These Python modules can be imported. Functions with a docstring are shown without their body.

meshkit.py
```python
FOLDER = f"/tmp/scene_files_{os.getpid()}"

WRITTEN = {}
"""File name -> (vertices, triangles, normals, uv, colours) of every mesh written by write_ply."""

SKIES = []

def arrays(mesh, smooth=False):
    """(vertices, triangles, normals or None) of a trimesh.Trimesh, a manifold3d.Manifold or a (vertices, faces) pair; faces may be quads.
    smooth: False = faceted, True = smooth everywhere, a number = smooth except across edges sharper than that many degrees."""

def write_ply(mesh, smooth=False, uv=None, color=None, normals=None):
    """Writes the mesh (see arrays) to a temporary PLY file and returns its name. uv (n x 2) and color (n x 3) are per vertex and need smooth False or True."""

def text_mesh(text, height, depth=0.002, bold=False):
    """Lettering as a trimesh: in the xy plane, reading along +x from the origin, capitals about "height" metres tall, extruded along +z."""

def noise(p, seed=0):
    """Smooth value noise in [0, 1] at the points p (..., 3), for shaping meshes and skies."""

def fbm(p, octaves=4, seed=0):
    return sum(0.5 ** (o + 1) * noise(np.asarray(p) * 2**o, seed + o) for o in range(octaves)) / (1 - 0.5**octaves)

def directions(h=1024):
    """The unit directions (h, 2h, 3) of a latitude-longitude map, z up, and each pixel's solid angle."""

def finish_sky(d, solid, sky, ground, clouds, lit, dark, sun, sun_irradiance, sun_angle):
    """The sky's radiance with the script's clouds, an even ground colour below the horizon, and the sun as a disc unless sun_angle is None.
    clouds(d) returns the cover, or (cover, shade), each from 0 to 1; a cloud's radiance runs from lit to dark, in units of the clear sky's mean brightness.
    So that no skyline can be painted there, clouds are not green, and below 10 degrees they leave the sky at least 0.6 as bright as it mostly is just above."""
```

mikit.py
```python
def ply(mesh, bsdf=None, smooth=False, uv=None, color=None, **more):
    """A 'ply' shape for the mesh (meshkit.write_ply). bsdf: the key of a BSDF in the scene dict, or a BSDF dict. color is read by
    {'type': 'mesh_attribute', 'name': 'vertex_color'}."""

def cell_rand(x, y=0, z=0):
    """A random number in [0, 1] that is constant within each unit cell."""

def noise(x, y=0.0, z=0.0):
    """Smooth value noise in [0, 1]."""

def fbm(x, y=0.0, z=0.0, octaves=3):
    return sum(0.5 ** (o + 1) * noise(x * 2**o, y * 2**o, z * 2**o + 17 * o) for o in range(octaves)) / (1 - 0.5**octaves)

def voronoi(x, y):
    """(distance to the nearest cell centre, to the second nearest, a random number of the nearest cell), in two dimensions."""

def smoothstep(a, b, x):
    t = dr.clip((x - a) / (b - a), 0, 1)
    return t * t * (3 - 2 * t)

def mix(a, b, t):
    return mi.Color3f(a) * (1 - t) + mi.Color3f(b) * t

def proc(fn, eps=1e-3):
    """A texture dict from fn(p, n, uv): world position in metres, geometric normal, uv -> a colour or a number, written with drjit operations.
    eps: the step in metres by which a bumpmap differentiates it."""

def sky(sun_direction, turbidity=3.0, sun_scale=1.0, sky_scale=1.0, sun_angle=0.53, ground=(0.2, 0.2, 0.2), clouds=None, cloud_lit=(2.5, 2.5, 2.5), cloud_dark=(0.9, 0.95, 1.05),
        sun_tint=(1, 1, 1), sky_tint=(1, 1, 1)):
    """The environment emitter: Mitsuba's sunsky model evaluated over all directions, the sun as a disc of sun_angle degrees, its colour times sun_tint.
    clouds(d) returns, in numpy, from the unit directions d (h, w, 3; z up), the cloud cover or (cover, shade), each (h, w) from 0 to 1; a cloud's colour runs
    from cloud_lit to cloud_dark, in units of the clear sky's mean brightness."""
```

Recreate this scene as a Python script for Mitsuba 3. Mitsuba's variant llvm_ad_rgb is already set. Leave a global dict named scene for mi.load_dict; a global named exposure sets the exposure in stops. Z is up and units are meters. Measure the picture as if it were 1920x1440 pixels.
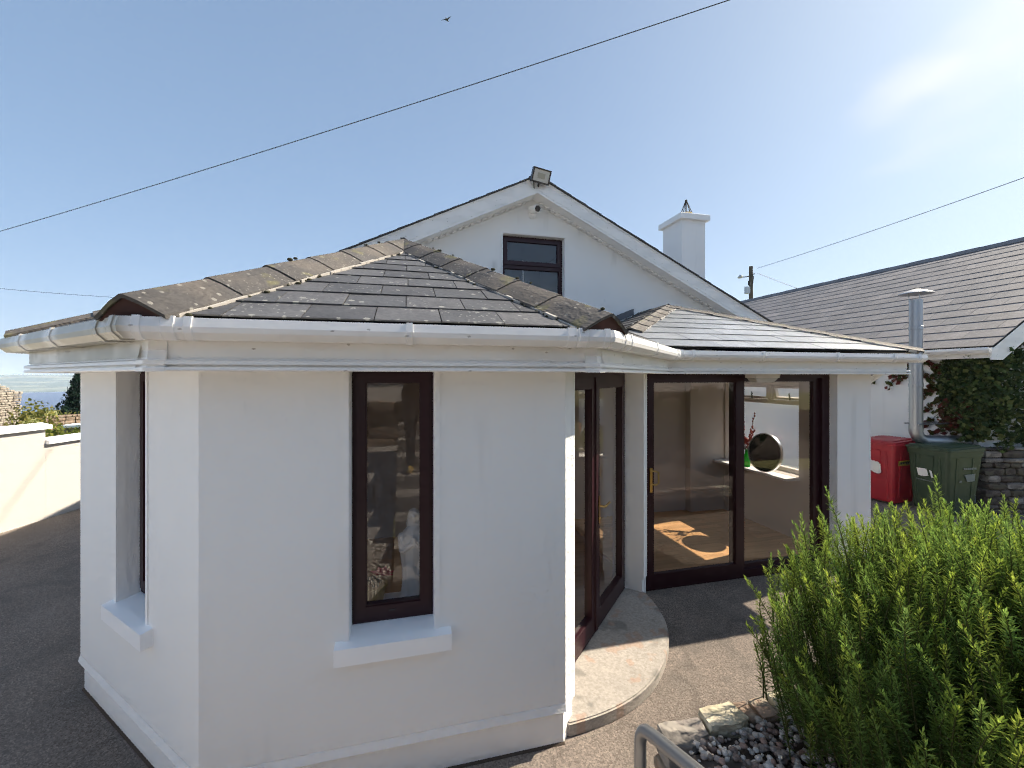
import math, random
import numpy as np, trimesh, manifold3d as m3, shapely, shapely.affinity as aff
from shapely.geometry import Polygon, box as sbox
import mitsuba as mi, drjit as dr, mikit, meshkit
from mikit import proc, noise, fbm, voronoi, cell_rand, smoothstep, mix
T = mi.ScalarTransform4f
scene, labels = {}, {}
R = random.Random(7); N = np.random.default_rng(7)
H = 2.12                                   # camera height over the patio

# ---------------------------------------------------------------- camera, sky, exposure
YAW = math.radians(14.0)
scene['camera'] = {'type': 'perspective', 'fov': 2*math.degrees(math.atan(960/790)), 'fov_axis': 'x',
    'near_clip': 0.02, 'far_clip': 30000.0, 'principal_point_offset_y': 14/1440,
    'to_world': T().look_at(origin=[0, 0, H], target=[math.sin(YAW), math.cos(YAW), H], up=[0, 0, 1])}
SUN = (1.05, 0.17, 1.0)
def clouds(d):                             # a thin even veil of haze with a few white clouds
    w = d*np.array([1.0, 1.0, 2.0])
    c = np.clip((meshkit.fbm(w*1.7+7.7, 5, 24)-0.665)/0.15, 0, 1)**1.2
    v = 0.40*(0.9+0.2*meshkit.fbm(w*2.5+3, 3, 5)); cov = v+(1-v)*c*0.70
    return cov, np.clip(1-c*1.3, 0, 1)*np.sqrt(np.clip(v/cov, 0, 1))
scene['sky'] = mikit.sky(SUN, turbidity=4.1, sun_scale=0.85, sky_scale=0.60, sun_tint=(0.93, 1.0, 1.10), clouds=clouds, cloud_lit=(1.8, 1.8, 1.8), cloud_dark=(0.58, 0.80, 1.10))
exposure = 3.18

# ---------------------------------------------------------------- materials
def rgb(*c): return {'type': 'rgb', 'value': list(c)}
def pr(color, rough=0.5, **k):
    return {'type': 'twosided', 'bsdf': {'type': 'principled', 'base_color': color if isinstance(color, dict) else rgb(*color), 'roughness': rough, **k}}
def bump(b, fn, scale, eps=2e-3):
    inner = b['bsdf']
    return {'type': 'twosided', 'bsdf': {'type': 'bumpmap', 'arbitrary': proc(fn, eps), 'scale': scale, 'bsdf': inner}}

def c_render(p, n, uv):
    g = fbm(p.x*1.3+3, p.y*1.3, p.z*0.7, 3)
    st = fbm(p.x*9+p.y*9, p.z*0.9, 5.0, 3)
    k = 1 - 0.10*smoothstep(0.5, 0.75, st)*smoothstep(0.45, 0.7, g) - 0.05*g
    k = k*(1-0.16*smoothstep(0.15, 0.02, p.z)*fbm(p.x*12, p.y*12, p.z*12, 3))
    return mi.Color3f(0.83, 0.838, 0.835)*k
def b_render(p, n, uv):
    return fbm(p.x*55, p.y*55, p.z*55, 3) + 0.25*fbm(p.x*9, p.y*9, p.z*9, 2)
scene['white_render'] = bump(pr(proc(c_render), 0.75, specular=0.3), b_render, 0.010)
def c_gable(p, n, uv):
    st = fbm(p.x*7, p.y*7, p.z*0.8, 3); g = fbm(p.x*1.1, p.y, p.z*1.4+7, 3)
    return mi.Color3f(0.78, 0.79, 0.79)*(1 - 0.28*smoothstep(0.52, 0.78, st)*smoothstep(0.45, 0.62, g))
scene['gable_render'] = bump(pr(proc(c_gable), 0.8, specular=0.3), b_render, 0.010)
scene['cream_render'] = bump(pr((0.55, 0.525, 0.49), 0.85, specular=0.2), b_render, 0.010)
scene['white_paint'] = pr((0.88, 0.90, 0.92), 0.35)
def c_pvc(p, n, uv):
    g = fbm(p.x*3, p.y*3, p.z*9, 3); s = fbm(p.x*14+p.y*6, p.y*14, p.z*14, 2)
    sp = voronoi(p.x*9+p.y*7, p.z*17)
    spot = smoothstep(0.09, 0.05, sp[0])*smoothstep(0.72, 0.74, sp[2])
    k = 1 - 0.07*smoothstep(0.45, 0.7, g) - 0.05*smoothstep(0.62, 0.8, s)
    al = smoothstep(-1.02, -1.10, p.x)*(0.35+0.65*smoothstep(0.25, 0.6, fbm(p.x*4, p.y*4, p.z*3, 3)))*smoothstep(7.0, 5.0, p.y)*smoothstep(2.194, 2.204, p.z)
    c = mix(mi.Color3f(0.78, 0.775, 0.755)*k, (0.24, 0.225, 0.17), 0.85*al)
    return mix(c, (0.22, 0.20, 0.17), 0.6*spot)
scene['pvc'] = pr(proc(c_pvc), 0.32)
scene['pvc_clean'] = pr((0.80, 0.80, 0.79), 0.3)
scene['rosewood'] = pr((0.024, 0.006, 0.010), 0.36, specular=0.35)
scene['rubber'] = pr((0.012, 0.012, 0.013), 0.6)
scene['glass'] = {'type': 'thindielectric', 'int_ior': 1.55, 'ext_ior': 1.0}
scene['brass'] = pr((0.62, 0.42, 0.15), 0.22, metallic=1.0)
scene['galvanised'] = bump(pr((0.42, 0.44, 0.47), 0.45, metallic=1.0), lambda p, n, uv: fbm(p.x*30, p.y*30, p.z*8, 2), 0.002)
scene['steel'] = pr((0.42, 0.43, 0.44), 0.38, metallic=0.9)
scene['mirror'] = pr((0.010, 0.010, 0.010), 0.4, specular=0.2)
scene['silver'] = pr((0.7, 0.7, 0.7), 0.25, metallic=1.0)
scene['beige_paint'] = pr((0.44, 0.39, 0.35), 0.8)
scene['room_dark'] = pr((0.10, 0.10, 0.11), 0.9)
scene['inner_frame'] = pr((0.62, 0.58, 0.53), 0.4)
def lich(p, k1, seed):
    a = voronoi(p.x*k1+p.z*3+seed, p.y*k1)
    b = voronoi(p.x*k1*3.1+9+seed, p.y*k1*3.1+p.z*7)
    area = smoothstep(0.48, 0.66, fbm(p.x*3+seed, p.y*3, p.z*3, 2))
    rr = 0.07+0.17*cell_rand(a[2]*9999)
    return dr.maximum(smoothstep(rr, rr-0.06, a[0])*smoothstep(0.70, 0.72, a[2]), smoothstep(0.28, 0.18, b[0])*smoothstep(0.80, 0.82, b[2])*area)
def slate_fn(base, amount, seed):
    def f(p, n, uv):
        g = fbm(p.x*6+seed, p.y*6, p.z*6, 3); f2 = fbm(p.x*60, p.y*60, p.z*60, 2)
        c = mi.Color3f(*base)*(0.65+0.55*g)*(0.75+0.5*f2)
        return mix(c, (0.34, 0.34, 0.31), amount*lich(p, 13, seed))
    return f
def b_slate(p, n, uv): return fbm(p.x*70, p.y*70, p.z*70, 2)+fbm(p.x*9, p.y*9, p.z*9, 2)
for i, (b, s) in enumerate((((0.072, 0.073, 0.077), 0), ((0.090, 0.090, 0.094), 3), ((0.060, 0.060, 0.063), 8))):
    scene[f'slate_{"abc"[i]}'] = bump(pr(proc(slate_fn(b, 0.50, s)), 0.55), b_slate, 0.003)
for i, (b, s) in enumerate((((0.20, 0.21, 0.22), 1), ((0.23, 0.238, 0.248), 4))):
    scene[f'smooth_slate_{"ab"[i]}'] = pr(proc(slate_fn(b, 0.10, s)), 0.30, specular=0.9)
for i, (b, s) in enumerate((((0.185, 0.175, 0.178), 2), ((0.225, 0.208, 0.206), 5), ((0.160, 0.156, 0.163), 9))):
    scene[f'far_slate_{"abc"[i]}'] = pr(proc(slate_fn(b, 0.35, s)), 0.6)
scene['deck'] = pr((0.025, 0.025, 0.027), 0.9)
def c_hip(p, n, uv):
    g = fbm(p.x*5, p.y*5, p.z*5, 3); f2 = fbm(p.x*80, p.y*80, p.z*80, 2); br = fbm(p.x*3+4, p.y*3, p.z*3+2, 2)
    c = mix((0.066, 0.062, 0.060), (0.105, 0.092, 0.080), smoothstep(0.4, 0.62, br))*(0.7+0.5*g)*(0.7+0.6*f2)
    c = mix(c, (0.16, 0.15, 0.06), 0.5*smoothstep(0.62, 0.72, fbm(p.x*8, p.y*8+3, p.z*8, 3)))
    return mix(c, (0.40, 0.39, 0.35), 0.35*lich(p, 21, 5.0))
scene['hip_tile'] = bump(pr(proc(c_hip), 0.75), b_slate, 0.005)
scene['mortar'] = pr((0.38, 0.36, 0.33), 0.9)
scene['dark_mortar'] = pr((0.05, 0.022, 0.018), 0.95)
scene['moss'] = pr((0.035, 0.035, 0.018), 0.95)
scene['lead'] = pr((0.10, 0.105, 0.12), 0.5)
def c_tar(p, n, uv):
    v = voronoi(p.x*125, p.y*125); v2 = voronoi(p.x*210+5, p.y*210)
    g = fbm(p.x*1.1, p.y*1.1, 2.0, 3); g2 = fbm(p.x*6, p.y*6, 1.0, 3)
    k = 0.55+0.75*v[2]
    c = mix((0.158, 0.132, 0.114), (0.240, 0.203, 0.177), k*0.6+0.4*v2[2])*(0.50+0.40*g+0.28*g2)*(0.70+0.5*v[2])
    c = mix(c, (0.36, 0.31, 0.27), 0.35*smoothstep(0.95, 0.97, v[2]))
    edge = smoothstep(0.35, 0.75, g2)*smoothstep(0.40, 0.65, fbm(p.x*2.3+9, p.y*2.3, 0.0, 2))
    cr = smoothstep(0.012, 0.002, dr.abs(fbm(p.x*0.8+2, p.y*0.8, 3.0, 4)-0.5))
    return mix(mix(c, mi.Color3f(0.075, 0.072, 0.066), 0.45*edge), mi.Color3f(0.05, 0.046, 0.042), 0.25*cr)
scene['tarmac'] = bump(pr(proc(c_tar), 0.9, specular=0.25), lambda p, n, uv: voronoi(p.x*125, p.y*125)[0] + fbm(p.x*7, p.y*7, 0.0, 2), 0.005)
def c_conc(p, n, uv):
    g = fbm(p.x*4, p.y*4, p.z*4, 4); f2 = fbm(p.x*75, p.y*75, p.z*75, 2)
    c = mix((0.28, 0.26, 0.235), (0.40, 0.365, 0.325), g)*(0.72+0.5*f2)
    c = mix(c, (0.12, 0.12, 0.11), 0.6*smoothstep(0.55, 0.72, fbm(p.x*7+3, p.y*7, p.z*16, 3)))
    return mix(c, (0.38, 0.20, 0.12), 0.35*smoothstep(0.64, 0.72, fbm(p.x*11+8, p.y*11, 1.0, 3)))
scene['concrete'] = bump(pr(proc(c_conc), 0.9), b_slate, 0.004)
def stone_fn(lo, hi, lc):
    def f(p, n, uv):
        g = fbm(p.x*9, p.y*9, p.z*9, 4); f2 = fbm(p.x*60, p.y*60, p.z*60, 2)
        return mix(mix(lo, hi, smoothstep(0.3, 0.7, g))*(0.65+0.65*f2), lc, 0.75*smoothstep(0.5, 0.62, fbm(p.x*14+5, p.y*14, p.z*14, 3)))
    return f
scene['stone_yellow'] = bump(pr(proc(stone_fn((0.36, 0.32, 0.23), (0.60, 0.55, 0.43), (0.48, 0.45, 0.31))), 0.9), b_slate, 0.008)
scene['stone_pale'] = bump(pr(proc(stone_fn((0.20, 0.17, 0.145), (0.38, 0.335, 0.29), (0.30, 0.28, 0.24))), 0.9), b_slate, 0.008)
scene['stone_brown'] = bump(pr(proc(stone_fn((0.17, 0.12, 0.09), (0.33, 0.24, 0.18), (0.26, 0.23, 0.18))), 0.9), b_slate, 0.008)
scene['stone_grey'] = bump(pr(proc(stone_fn((0.13, 0.12, 0.11), (0.26, 0.23, 0.21), (0.34, 0.31, 0.27))), 0.9), b_slate, 0.008)
scene['stone_dark'] = bump(pr(proc(stone_fn((0.05, 0.04, 0.035), (0.14, 0.11, 0.09), (0.11, 0.10, 0.07))), 0.9), b_slate, 0.008)
scene['soil'] = pr((0.06, 0.045, 0.035), 0.95)
VC = {'type': 'mesh_attribute', 'name': 'vertex_color'}
scene['pebble'] = pr(VC, 0.6)
scene['leaf'] = {'type': 'principledthin', 'base_color': VC, 'roughness': 0.5, 'diff_trans': 0.7, 'spec_trans': 0.0, 'eta': 1.4}
scene['needle'] = {'type': 'principledthin', 'base_color': VC, 'roughness': 0.33, 'diff_trans': 0.75, 'spec_trans': 0.0, 'eta': 1.5}
scene['bark'] = pr((0.10, 0.07, 0.05), 0.9)
def c_gravel(p, n, uv):
    v = voronoi(p.x*34, p.y*34)
    return mix((0.30, 0.275, 0.255), (0.68, 0.64, 0.60), v[2])*(1.1-0.9*smoothstep(0.2, 0.75, v[0]))
scene['gravel'] = bump(pr(proc(c_gravel), 0.9), lambda p, n, uv: -voronoi(p.x*34, p.y*34)[0], 0.02)
def c_grass(p, n, uv):
    g = fbm(p.x*0.25, p.y*0.25, 0.0, 4)
    return mix((0.10, 0.12, 0.035), (0.21, 0.19, 0.075), g)
scene['grass'] = pr(proc(c_grass), 0.95)
def c_wood(p, n, uv):
    g = fbm(p.x*3, p.y*42, 1.0, 3); w = fbm(p.x*1.2, p.y*9, 4.0, 2)
    return mix((0.36, 0.19, 0.08), (0.60, 0.36, 0.175), 0.55*g+0.45*w)
scene['oak_a'] = pr(proc(c_wood), 0.34)
scene['oak_b'] = pr(proc(lambda p, n, uv: c_wood(p, n, uv)*0.82), 0.34)
scene['bin_red'] = pr(proc(lambda p, n, uv: mix((0.42, 0.018, 0.028), (0.36, 0.03, 0.04), fbm(p.x*8, p.y*8, p.z*8, 3))), 0.42)
scene['bin_green'] = pr(proc(lambda p, n, uv: mix((0.032, 0.055, 0.030), (0.045, 0.070, 0.038), fbm(p.x*8, p.y*8, p.z*5, 3))), 0.45)
scene['sticker_white'] = pr((0.78, 0.78, 0.76), 0.5)
scene['sticker_yellow'] = pr((0.45, 0.34, 0.05), 0.5)
scene['print_dark'] = pr((0.04, 0.04, 0.04), 0.6)
scene['print_faded'] = pr((0.20, 0.23, 0.21), 0.6)
scene['plaster'] = pr((0.66, 0.66, 0.65), 0.55)
scene['terracotta'] = pr((0.42, 0.27, 0.07), 0.45)
scene['petal'] = pr((0.55, 0.03, 0.06), 0.5)
scene['dried'] = pr((0.30, 0.035, 0.02), 0.7)
scene['bottle'] = {'type': 'principledthin', 'base_color': rgb(0.03, 0.40, 0.06), 'roughness': 0.15, 'spec_trans': 0.0, 'diff_trans': 1.1, 'eta': 1.5}
scene['lamp_glass'] = pr((0.45, 0.43, 0.38), 0.2)
scene['lens_dark'] = pr((0.015, 0.015, 0.018), 0.15)
scene['led_panel'] = pr((0.50, 0.49, 0.45), 0.3)
scene['led_chip'] = pr((0.33, 0.32, 0.26), 0.4)
scene['pole_wood'] = pr((0.085, 0.075, 0.062), 0.9)
scene['wire'] = pr((0.03, 0.03, 0.035), 0.6)
scene['skin'] = pr((0.52, 0.32, 0.23), 0.5)
scene['navy'] = pr((0.012, 0.013, 0.022), 0.85)
scene['denim'] = pr((0.030, 0.034, 0.052), 0.9)
scene['hair'] = pr((0.05, 0.03, 0.02), 0.5)
def b_sea(p, n, uv): return fbm(p.x*0.02, p.y*0.05, 0.0, 3)
scene['water'] = bump(pr(proc(lambda p, n, uv: mix((0.030, 0.055, 0.13), (0.05, 0.085, 0.16), smoothstep(0.4, 0.6, fbm(p.x*0.0007, p.y*0.004, 0.0, 3)))), 0.45, specular=0.25), b_sea, 3.0, 1.0)
scene['hill'] = pr(proc(lambda p, n, uv: mix((0.05, 0.07, 0.05), (0.13, 0.14, 0.09), smoothstep(0.35, 0.65, fbm(p.x*0.006, p.y*0.006, 0.0, 3)))), 0.95)

# ---------------------------------------------------------------- helpers
COUNT = {}
def numbered(k):
    n = COUNT.get(k, -1) + 1; COUNT[k] = n
    return k if n == 0 else f'{k}_{n:03d}'
def put(name, mesh, mat, parent=None, smooth=False, color=None, **more):
    key = numbered(f'{parent}__{name}' if parent else name)
    scene[key] = mikit.ply(mesh, mat, smooth=smooth, color=color, **more)
    return key
def thing(name, label, cat, group=None):
    key = numbered(name); labels[key] = {'label': label, 'category': cat}
    if group: labels[key]['group'] = group
    return key
def tag(key, label, cat=None, kind=None, group=None):
    d = labels.setdefault(key, {}); d['label'] = label
    if cat: d['category'] = cat
    if kind: d['kind'] = kind
    if group: d['group'] = group
    return key
def stuff(key):
    labels.setdefault(key, {})['kind'] = 'stuff'; return key
cat = trimesh.util.concatenate
def bx(x0, x1, y0, y1, z0, z1):
    b = trimesh.creation.box(extents=(x1-x0, y1-y0, z1-z0)); b.apply_translation(((x0+x1)/2, (y0+y1)/2, (z0+z1)/2)); return b
def xf(mesh, o, e1, e2, e3):
    M = np.eye(4); M[:3, 0], M[:3, 1], M[:3, 2], M[:3, 3] = e1, e2, e3, o
    m = mesh.copy(); m.apply_transform(M); return m
def extr(poly, h, z0=0.0):
    gs = [g for g in (poly.geoms if hasattr(poly, 'geoms') else [poly]) if g.area > 1e-7]
    ms = []
    for g in gs:
        m = trimesh.creation.extrude_polygon(g, h, engine='earcut'); m.apply_translation((0, 0, z0)); ms.append(m)
    return cat(ms)
def tube(pts, r, sides=10, caps=True):
    p = np.asarray(pts, float); r = np.broadcast_to(np.asarray(r, float), (len(p),))
    t = np.gradient(p, axis=0); t /= np.linalg.norm(t, axis=1, keepdims=True)
    a = np.cross(t[0], [0, 0, 1.0] if abs(t[0][2]) < 0.9 else [1.0, 0, 0]); a /= np.linalg.norm(a)
    V = []; ang = np.arange(sides)*2*np.pi/sides
    for i in range(len(p)):
        a = a - t[i]*a.dot(t[i]); a /= np.linalg.norm(a); b = np.cross(t[i], a)
        V.append(p[i] + r[i]*(np.cos(ang)[:, None]*a + np.sin(ang)[:, None]*b))
    V = np.vstack(V); F = []
    for i in range(len(p)-1):
        for j in range(sides):
            k = (j+1) % sides; q = [i*sides+j, i*sides+k, (i+1)*sides+k, (i+1)*sides+j]
            F += [[q[0], q[1], q[2]], [q[0], q[2], q[3]]]
    if caps:
        for base in (0, (len(p)-1)*sides):
            F += [[base, base+j, base+j+1] for j in range(1, sides-1)]
    return trimesh.Trimesh(V, F, process=False)
def lathe(prof, sides=24, center=(0, 0, 0)):
    m = trimesh.creation.revolve(np.array(prof, float), sections=sides); m.apply_translation(center); return m
def sweep(path, prof, caps=True):
    P = np.asarray(path, float); n = len(P)
    E = np.diff(P, axis=0); E /= np.linalg.norm(E, axis=1, keepdims=True)
    Nn = np.stack([E[:, 1], -E[:, 0]], 1); ms = []
    for i in range(n):
        a, b = Nn[max(i-1, 0)], Nn[min(i, n-2)]
        ms.append((a+b)/(1+a.dot(b)))
    k = len(prof); V = []
    for i in range(n):
        for d, z in prof: V.append([*(P[i]+d*ms[i]), z])
    F = []
    for i in range(n-1):
        for j in range(k):
            q = [i*k+j, i*k+(j+1) % k, (i+1)*k+(j+1) % k, (i+1)*k+j]
            F += [[q[0], q[1], q[2]], [q[0], q[2], q[3]]]
    if caps:
        vv, ff = trimesh.creation.triangulate_polygon(Polygon(prof), engine='earcut')
        pr_ = np.array(prof); idx = [int(np.argmin(((pr_-v)**2).sum(1))) for v in vv]
        for base in (0, (n-1)*k): F += [[base+idx[a] for a in f] for f in ff]
    return trimesh.Trimesh(V, F, process=False)
def hull_chain(joints, bones, refine=0.03, smooth=8):
    tot = m3.Manifold()
    S = [m3.Manifold.sphere(r, 20).translate(p) for p, r in joints]
    for b in bones: tot = tot + m3.Manifold.batch_hull([S[i] for i in b])
    tot = tot.refine_to_length(refine); me = tot.to_mesh()
    t = trimesh.Trimesh(me.vert_properties[:, :3], me.tri_verts)
    if smooth: trimesh.smoothing.filter_taubin(t, iterations=smooth)
    return t
def man(mesh): return m3.Manifold(m3.Mesh(np.asarray(mesh.vertices, np.float32), np.asarray(mesh.faces, np.uint32)))
def tri(man_):
    me = man_.to_mesh(); return trimesh.Trimesh(me.vert_properties[:, :3], me.tri_verts)
def rough_stone(sx, sy, sz, seed, amp=0.12, sub=2):
    m = trimesh.creation.box(extents=(sx, sy, sz))
    for _ in range(sub): m = m.subdivide()
    v = np.array(m.vertices); s = min(sx, sy, sz)
    q = v/np.array([sx, sy, sz])*2
    v *= (1-0.07*np.clip((np.abs(q)**4).sum(1)-1, 0, 2))[:, None]
    for k in range(3): v[:, k] += amp*s*(meshkit.fbm(v/max(s, .05)*0.7+seed*7.13+k*31, 3)-0.5)*1.6
    m.vertices = v; return m
class Frame:                                # a wall's own axes: s along it, t inwards, z up
    def __init__(self, a, b):
        self.a = np.array([*a, 0.0]); d = np.array([b[0]-a[0], b[1]-a[1], 0.0]); self.L = np.linalg.norm(d)
        self.e = d/self.L; self.m = np.array([-self.e[1], self.e[0], 0]); self.z = np.array([0, 0, 1.0])
    def box(self, s0, s1, t0, t1, z0, z1): return xf(bx(s0, s1, t0, t1, z0, z1), self.a, self.e, self.m, self.z)
    def plate(self, poly, t0, t1): return xf(extr(poly, t1-t0, t0), self.a, self.e, self.z, self.m)
    def at(self, s, t, z): return self.a + s*self.e + t*self.m + z*self.z
    def put(self, m): return xf(m, self.a, self.e, self.m, self.z)
    def sheet(self, s0, s1, z0, z1, t):
        v = [self.at(s0, t, z0), self.at(s1, t, z0), self.at(s1, t, z1), self.at(s0, t, z1)]
        return trimesh.Trimesh(v, [[0, 1, 2], [0, 2, 3]], process=False)
def ring(s0, s1, z0, z1, l, r, b, t): return sbox(s0, z0, s1, z1).difference(sbox(s0+l, z0+b, s1-r, z1-t))

# ---------------------------------------------------------------- the setting: ground, sea, hills
def terrain(x, y):
    d = np.maximum(0, -6.2-x); z = -0.05-0.075*d
    far = np.maximum(0, -78-x); z -= 60*(1-np.exp(-far/60.0))
    r = np.hypot(x, y-5)
    return z + 0.5*(meshkit.fbm(np.stack([x*.05, y*.05, 0*x], -1), 3)-.5)*np.clip((r-16)/20, 0, 1)
g1 = np.sign(np.linspace(-1, 1, 141))*np.abs(np.linspace(-1, 1, 141))**2.6*420
X, Yg = np.meshgrid(g1, g1+4, indexing='ij'); Z = terrain(X, Yg); n = 141
i, j = np.meshgrid(np.arange(n-1), np.arange(n-1), indexing='ij'); q = (i*n+j).ravel()
put('ground', (np.stack([X, Yg, Z], -1).reshape(-1, 3), np.stack([q, q+n, q+n+1, q+1], -1)), 'grass', smooth=True)
labels['ground'] = {'label': 'grassy ground falling away to the sea beyond the boundary wall', 'kind': 'structure'}
put('driveway', trimesh.Trimesh([[-5.9, -0.2, 0], [9.5, -0.2, 0], [9.5, 16, 0], [-5.0, 16, 0]], [[0, 1, 2], [0, 2, 3]]), 'tarmac')
labels['driveway'] = {'label': 'worn grey tarmac driveway and patio around the bungalow', 'kind': 'structure'}
put('sea', trimesh.creation.annulus(0.5, 22000, 0.5, sections=96, transform=trimesh.transformations.translation_matrix((0, 0, -62))), 'water')
labels['sea'] = {'label': 'calm blue sea in the distance', 'kind': 'structure'}
th = np.linspace(math.radians(95), math.radians(215), 160); rr = np.linspace(2500, 5200, 14); V = []
for a in th:
    for k, r in enumerate(rr):
        p = np.array([math.cos(a)*r, math.sin(a)*r]); h = meshkit.fbm(np.array([p[0]*.0009, p[1]*.0009, 1.0]), 4)
        V.append([*p, -63+(np.clip((r-2600)/1500, 0, 1)**1.2)*(34+100*h)])
i, j = np.meshgrid(np.arange(159), np.arange(13), indexing='ij'); q = (i*14+j).ravel()
put('hills', (np.array(V), np.stack([q, q+14, q+15, q+1], -1)), 'hill', smooth=True)
labels['hills'] = {'label': 'low hazy hills of the far shore across the water', 'kind': 'structure'}

# ---------------------------------------------------------------- the bungalow
B = thing('bungalow', 'white rendered bungalow with a polygonal bay, slate roofs and dark rosewood windows', 'house')
OUT = [(-2.138, 5.95), (-2.138, 3.463), (-0.948, 2.273), (0.883, 2.273), (2.23, 3.62), (5.06, 3.62), (5.06, 5.95)]
FL, FF, FD, FS, FR = (Frame(OUT[k], OUT[k+1]) for k in (1, 2, 3, 4, 5))
WIN_L = (0.665, 1.085, 0.775, 2.16); WIN_F = (-0.285+0.948, 0.143+0.948, 0.775, 2.16)
DOOR = (0.141, 1.823, -0.2, 2.16); SLIDE = (0.012, 2.35, -0.2, 2.16); WIN_R = (0.63, 1.88, 0.85, 2.05)
cuts = [f.box(o[0], o[1], -0.3, 0.5, o[2], o[3]) for f, o in ((FL, WIN_L), (FF, WIN_F), (FD, DOOR), (FS, SLIDE), (FR, WIN_R))]
def shell(d0, d1, z0, z1):
    P = Polygon(OUT); a = P.buffer(-d0, join_style=2) if d0 else P
    m = man(extr(a.difference(P.buffer(-d1, join_style=2)), z1-z0, z0))
    for c in cuts: m = m - man(c)
    return tri(m)
put('wall', shell(0, 0.2, 0.20, 2.30), 'white_render', B)
put('inner_wall', shell(0.2, 0.3, 0.02, 2.26), 'beige_paint', B)
put('plinth', shell(0.018, 0.19, -0.1, 0.20), 'white_render', B)
drip = [(0.001, 0.201), (0.012, 0.203), (0.001, 0.245)]
put('bell_cast', sweep([OUT[1], OUT[2], OUT[3]], drip), 'white_render', B)
put('base_joint', sweep([OUT[1], OUT[2], OUT[3]], [(-.02, .001), (-.006, .001), (-.012, .008), (-.017, .012)]), 'soil', B)
P_in = Polygon(OUT).buffer(-0.19, join_style=2)
put('ceiling', extr(P_in, 0.03, 2.262), 'beige_paint', B)
fl = put('floor', extr(P_in, 0.05, 0.0), 'oak_b', B)
P_fl = Polygon(OUT).buffer(-0.305, join_style=2)
for r_ in range(22):                                             # planks of the wing's floor
    y0 = 3.78+r_*0.092; x = 2.0-R.random()
    while x < 4.8:
        L = 0.95+0.5*R.random(); c = sbox(x+.001, y0+.001, x+L-.001, y0+.091).intersection(P_fl).intersection(sbox(2.2, 3, 4.75, 5.65))
        if c.area > 0.004: put('plank', extr(c, 0.022, 0.052), 'oak_a' if R.random() < .65 else 'oak_b', fl)
        x += L
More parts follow.
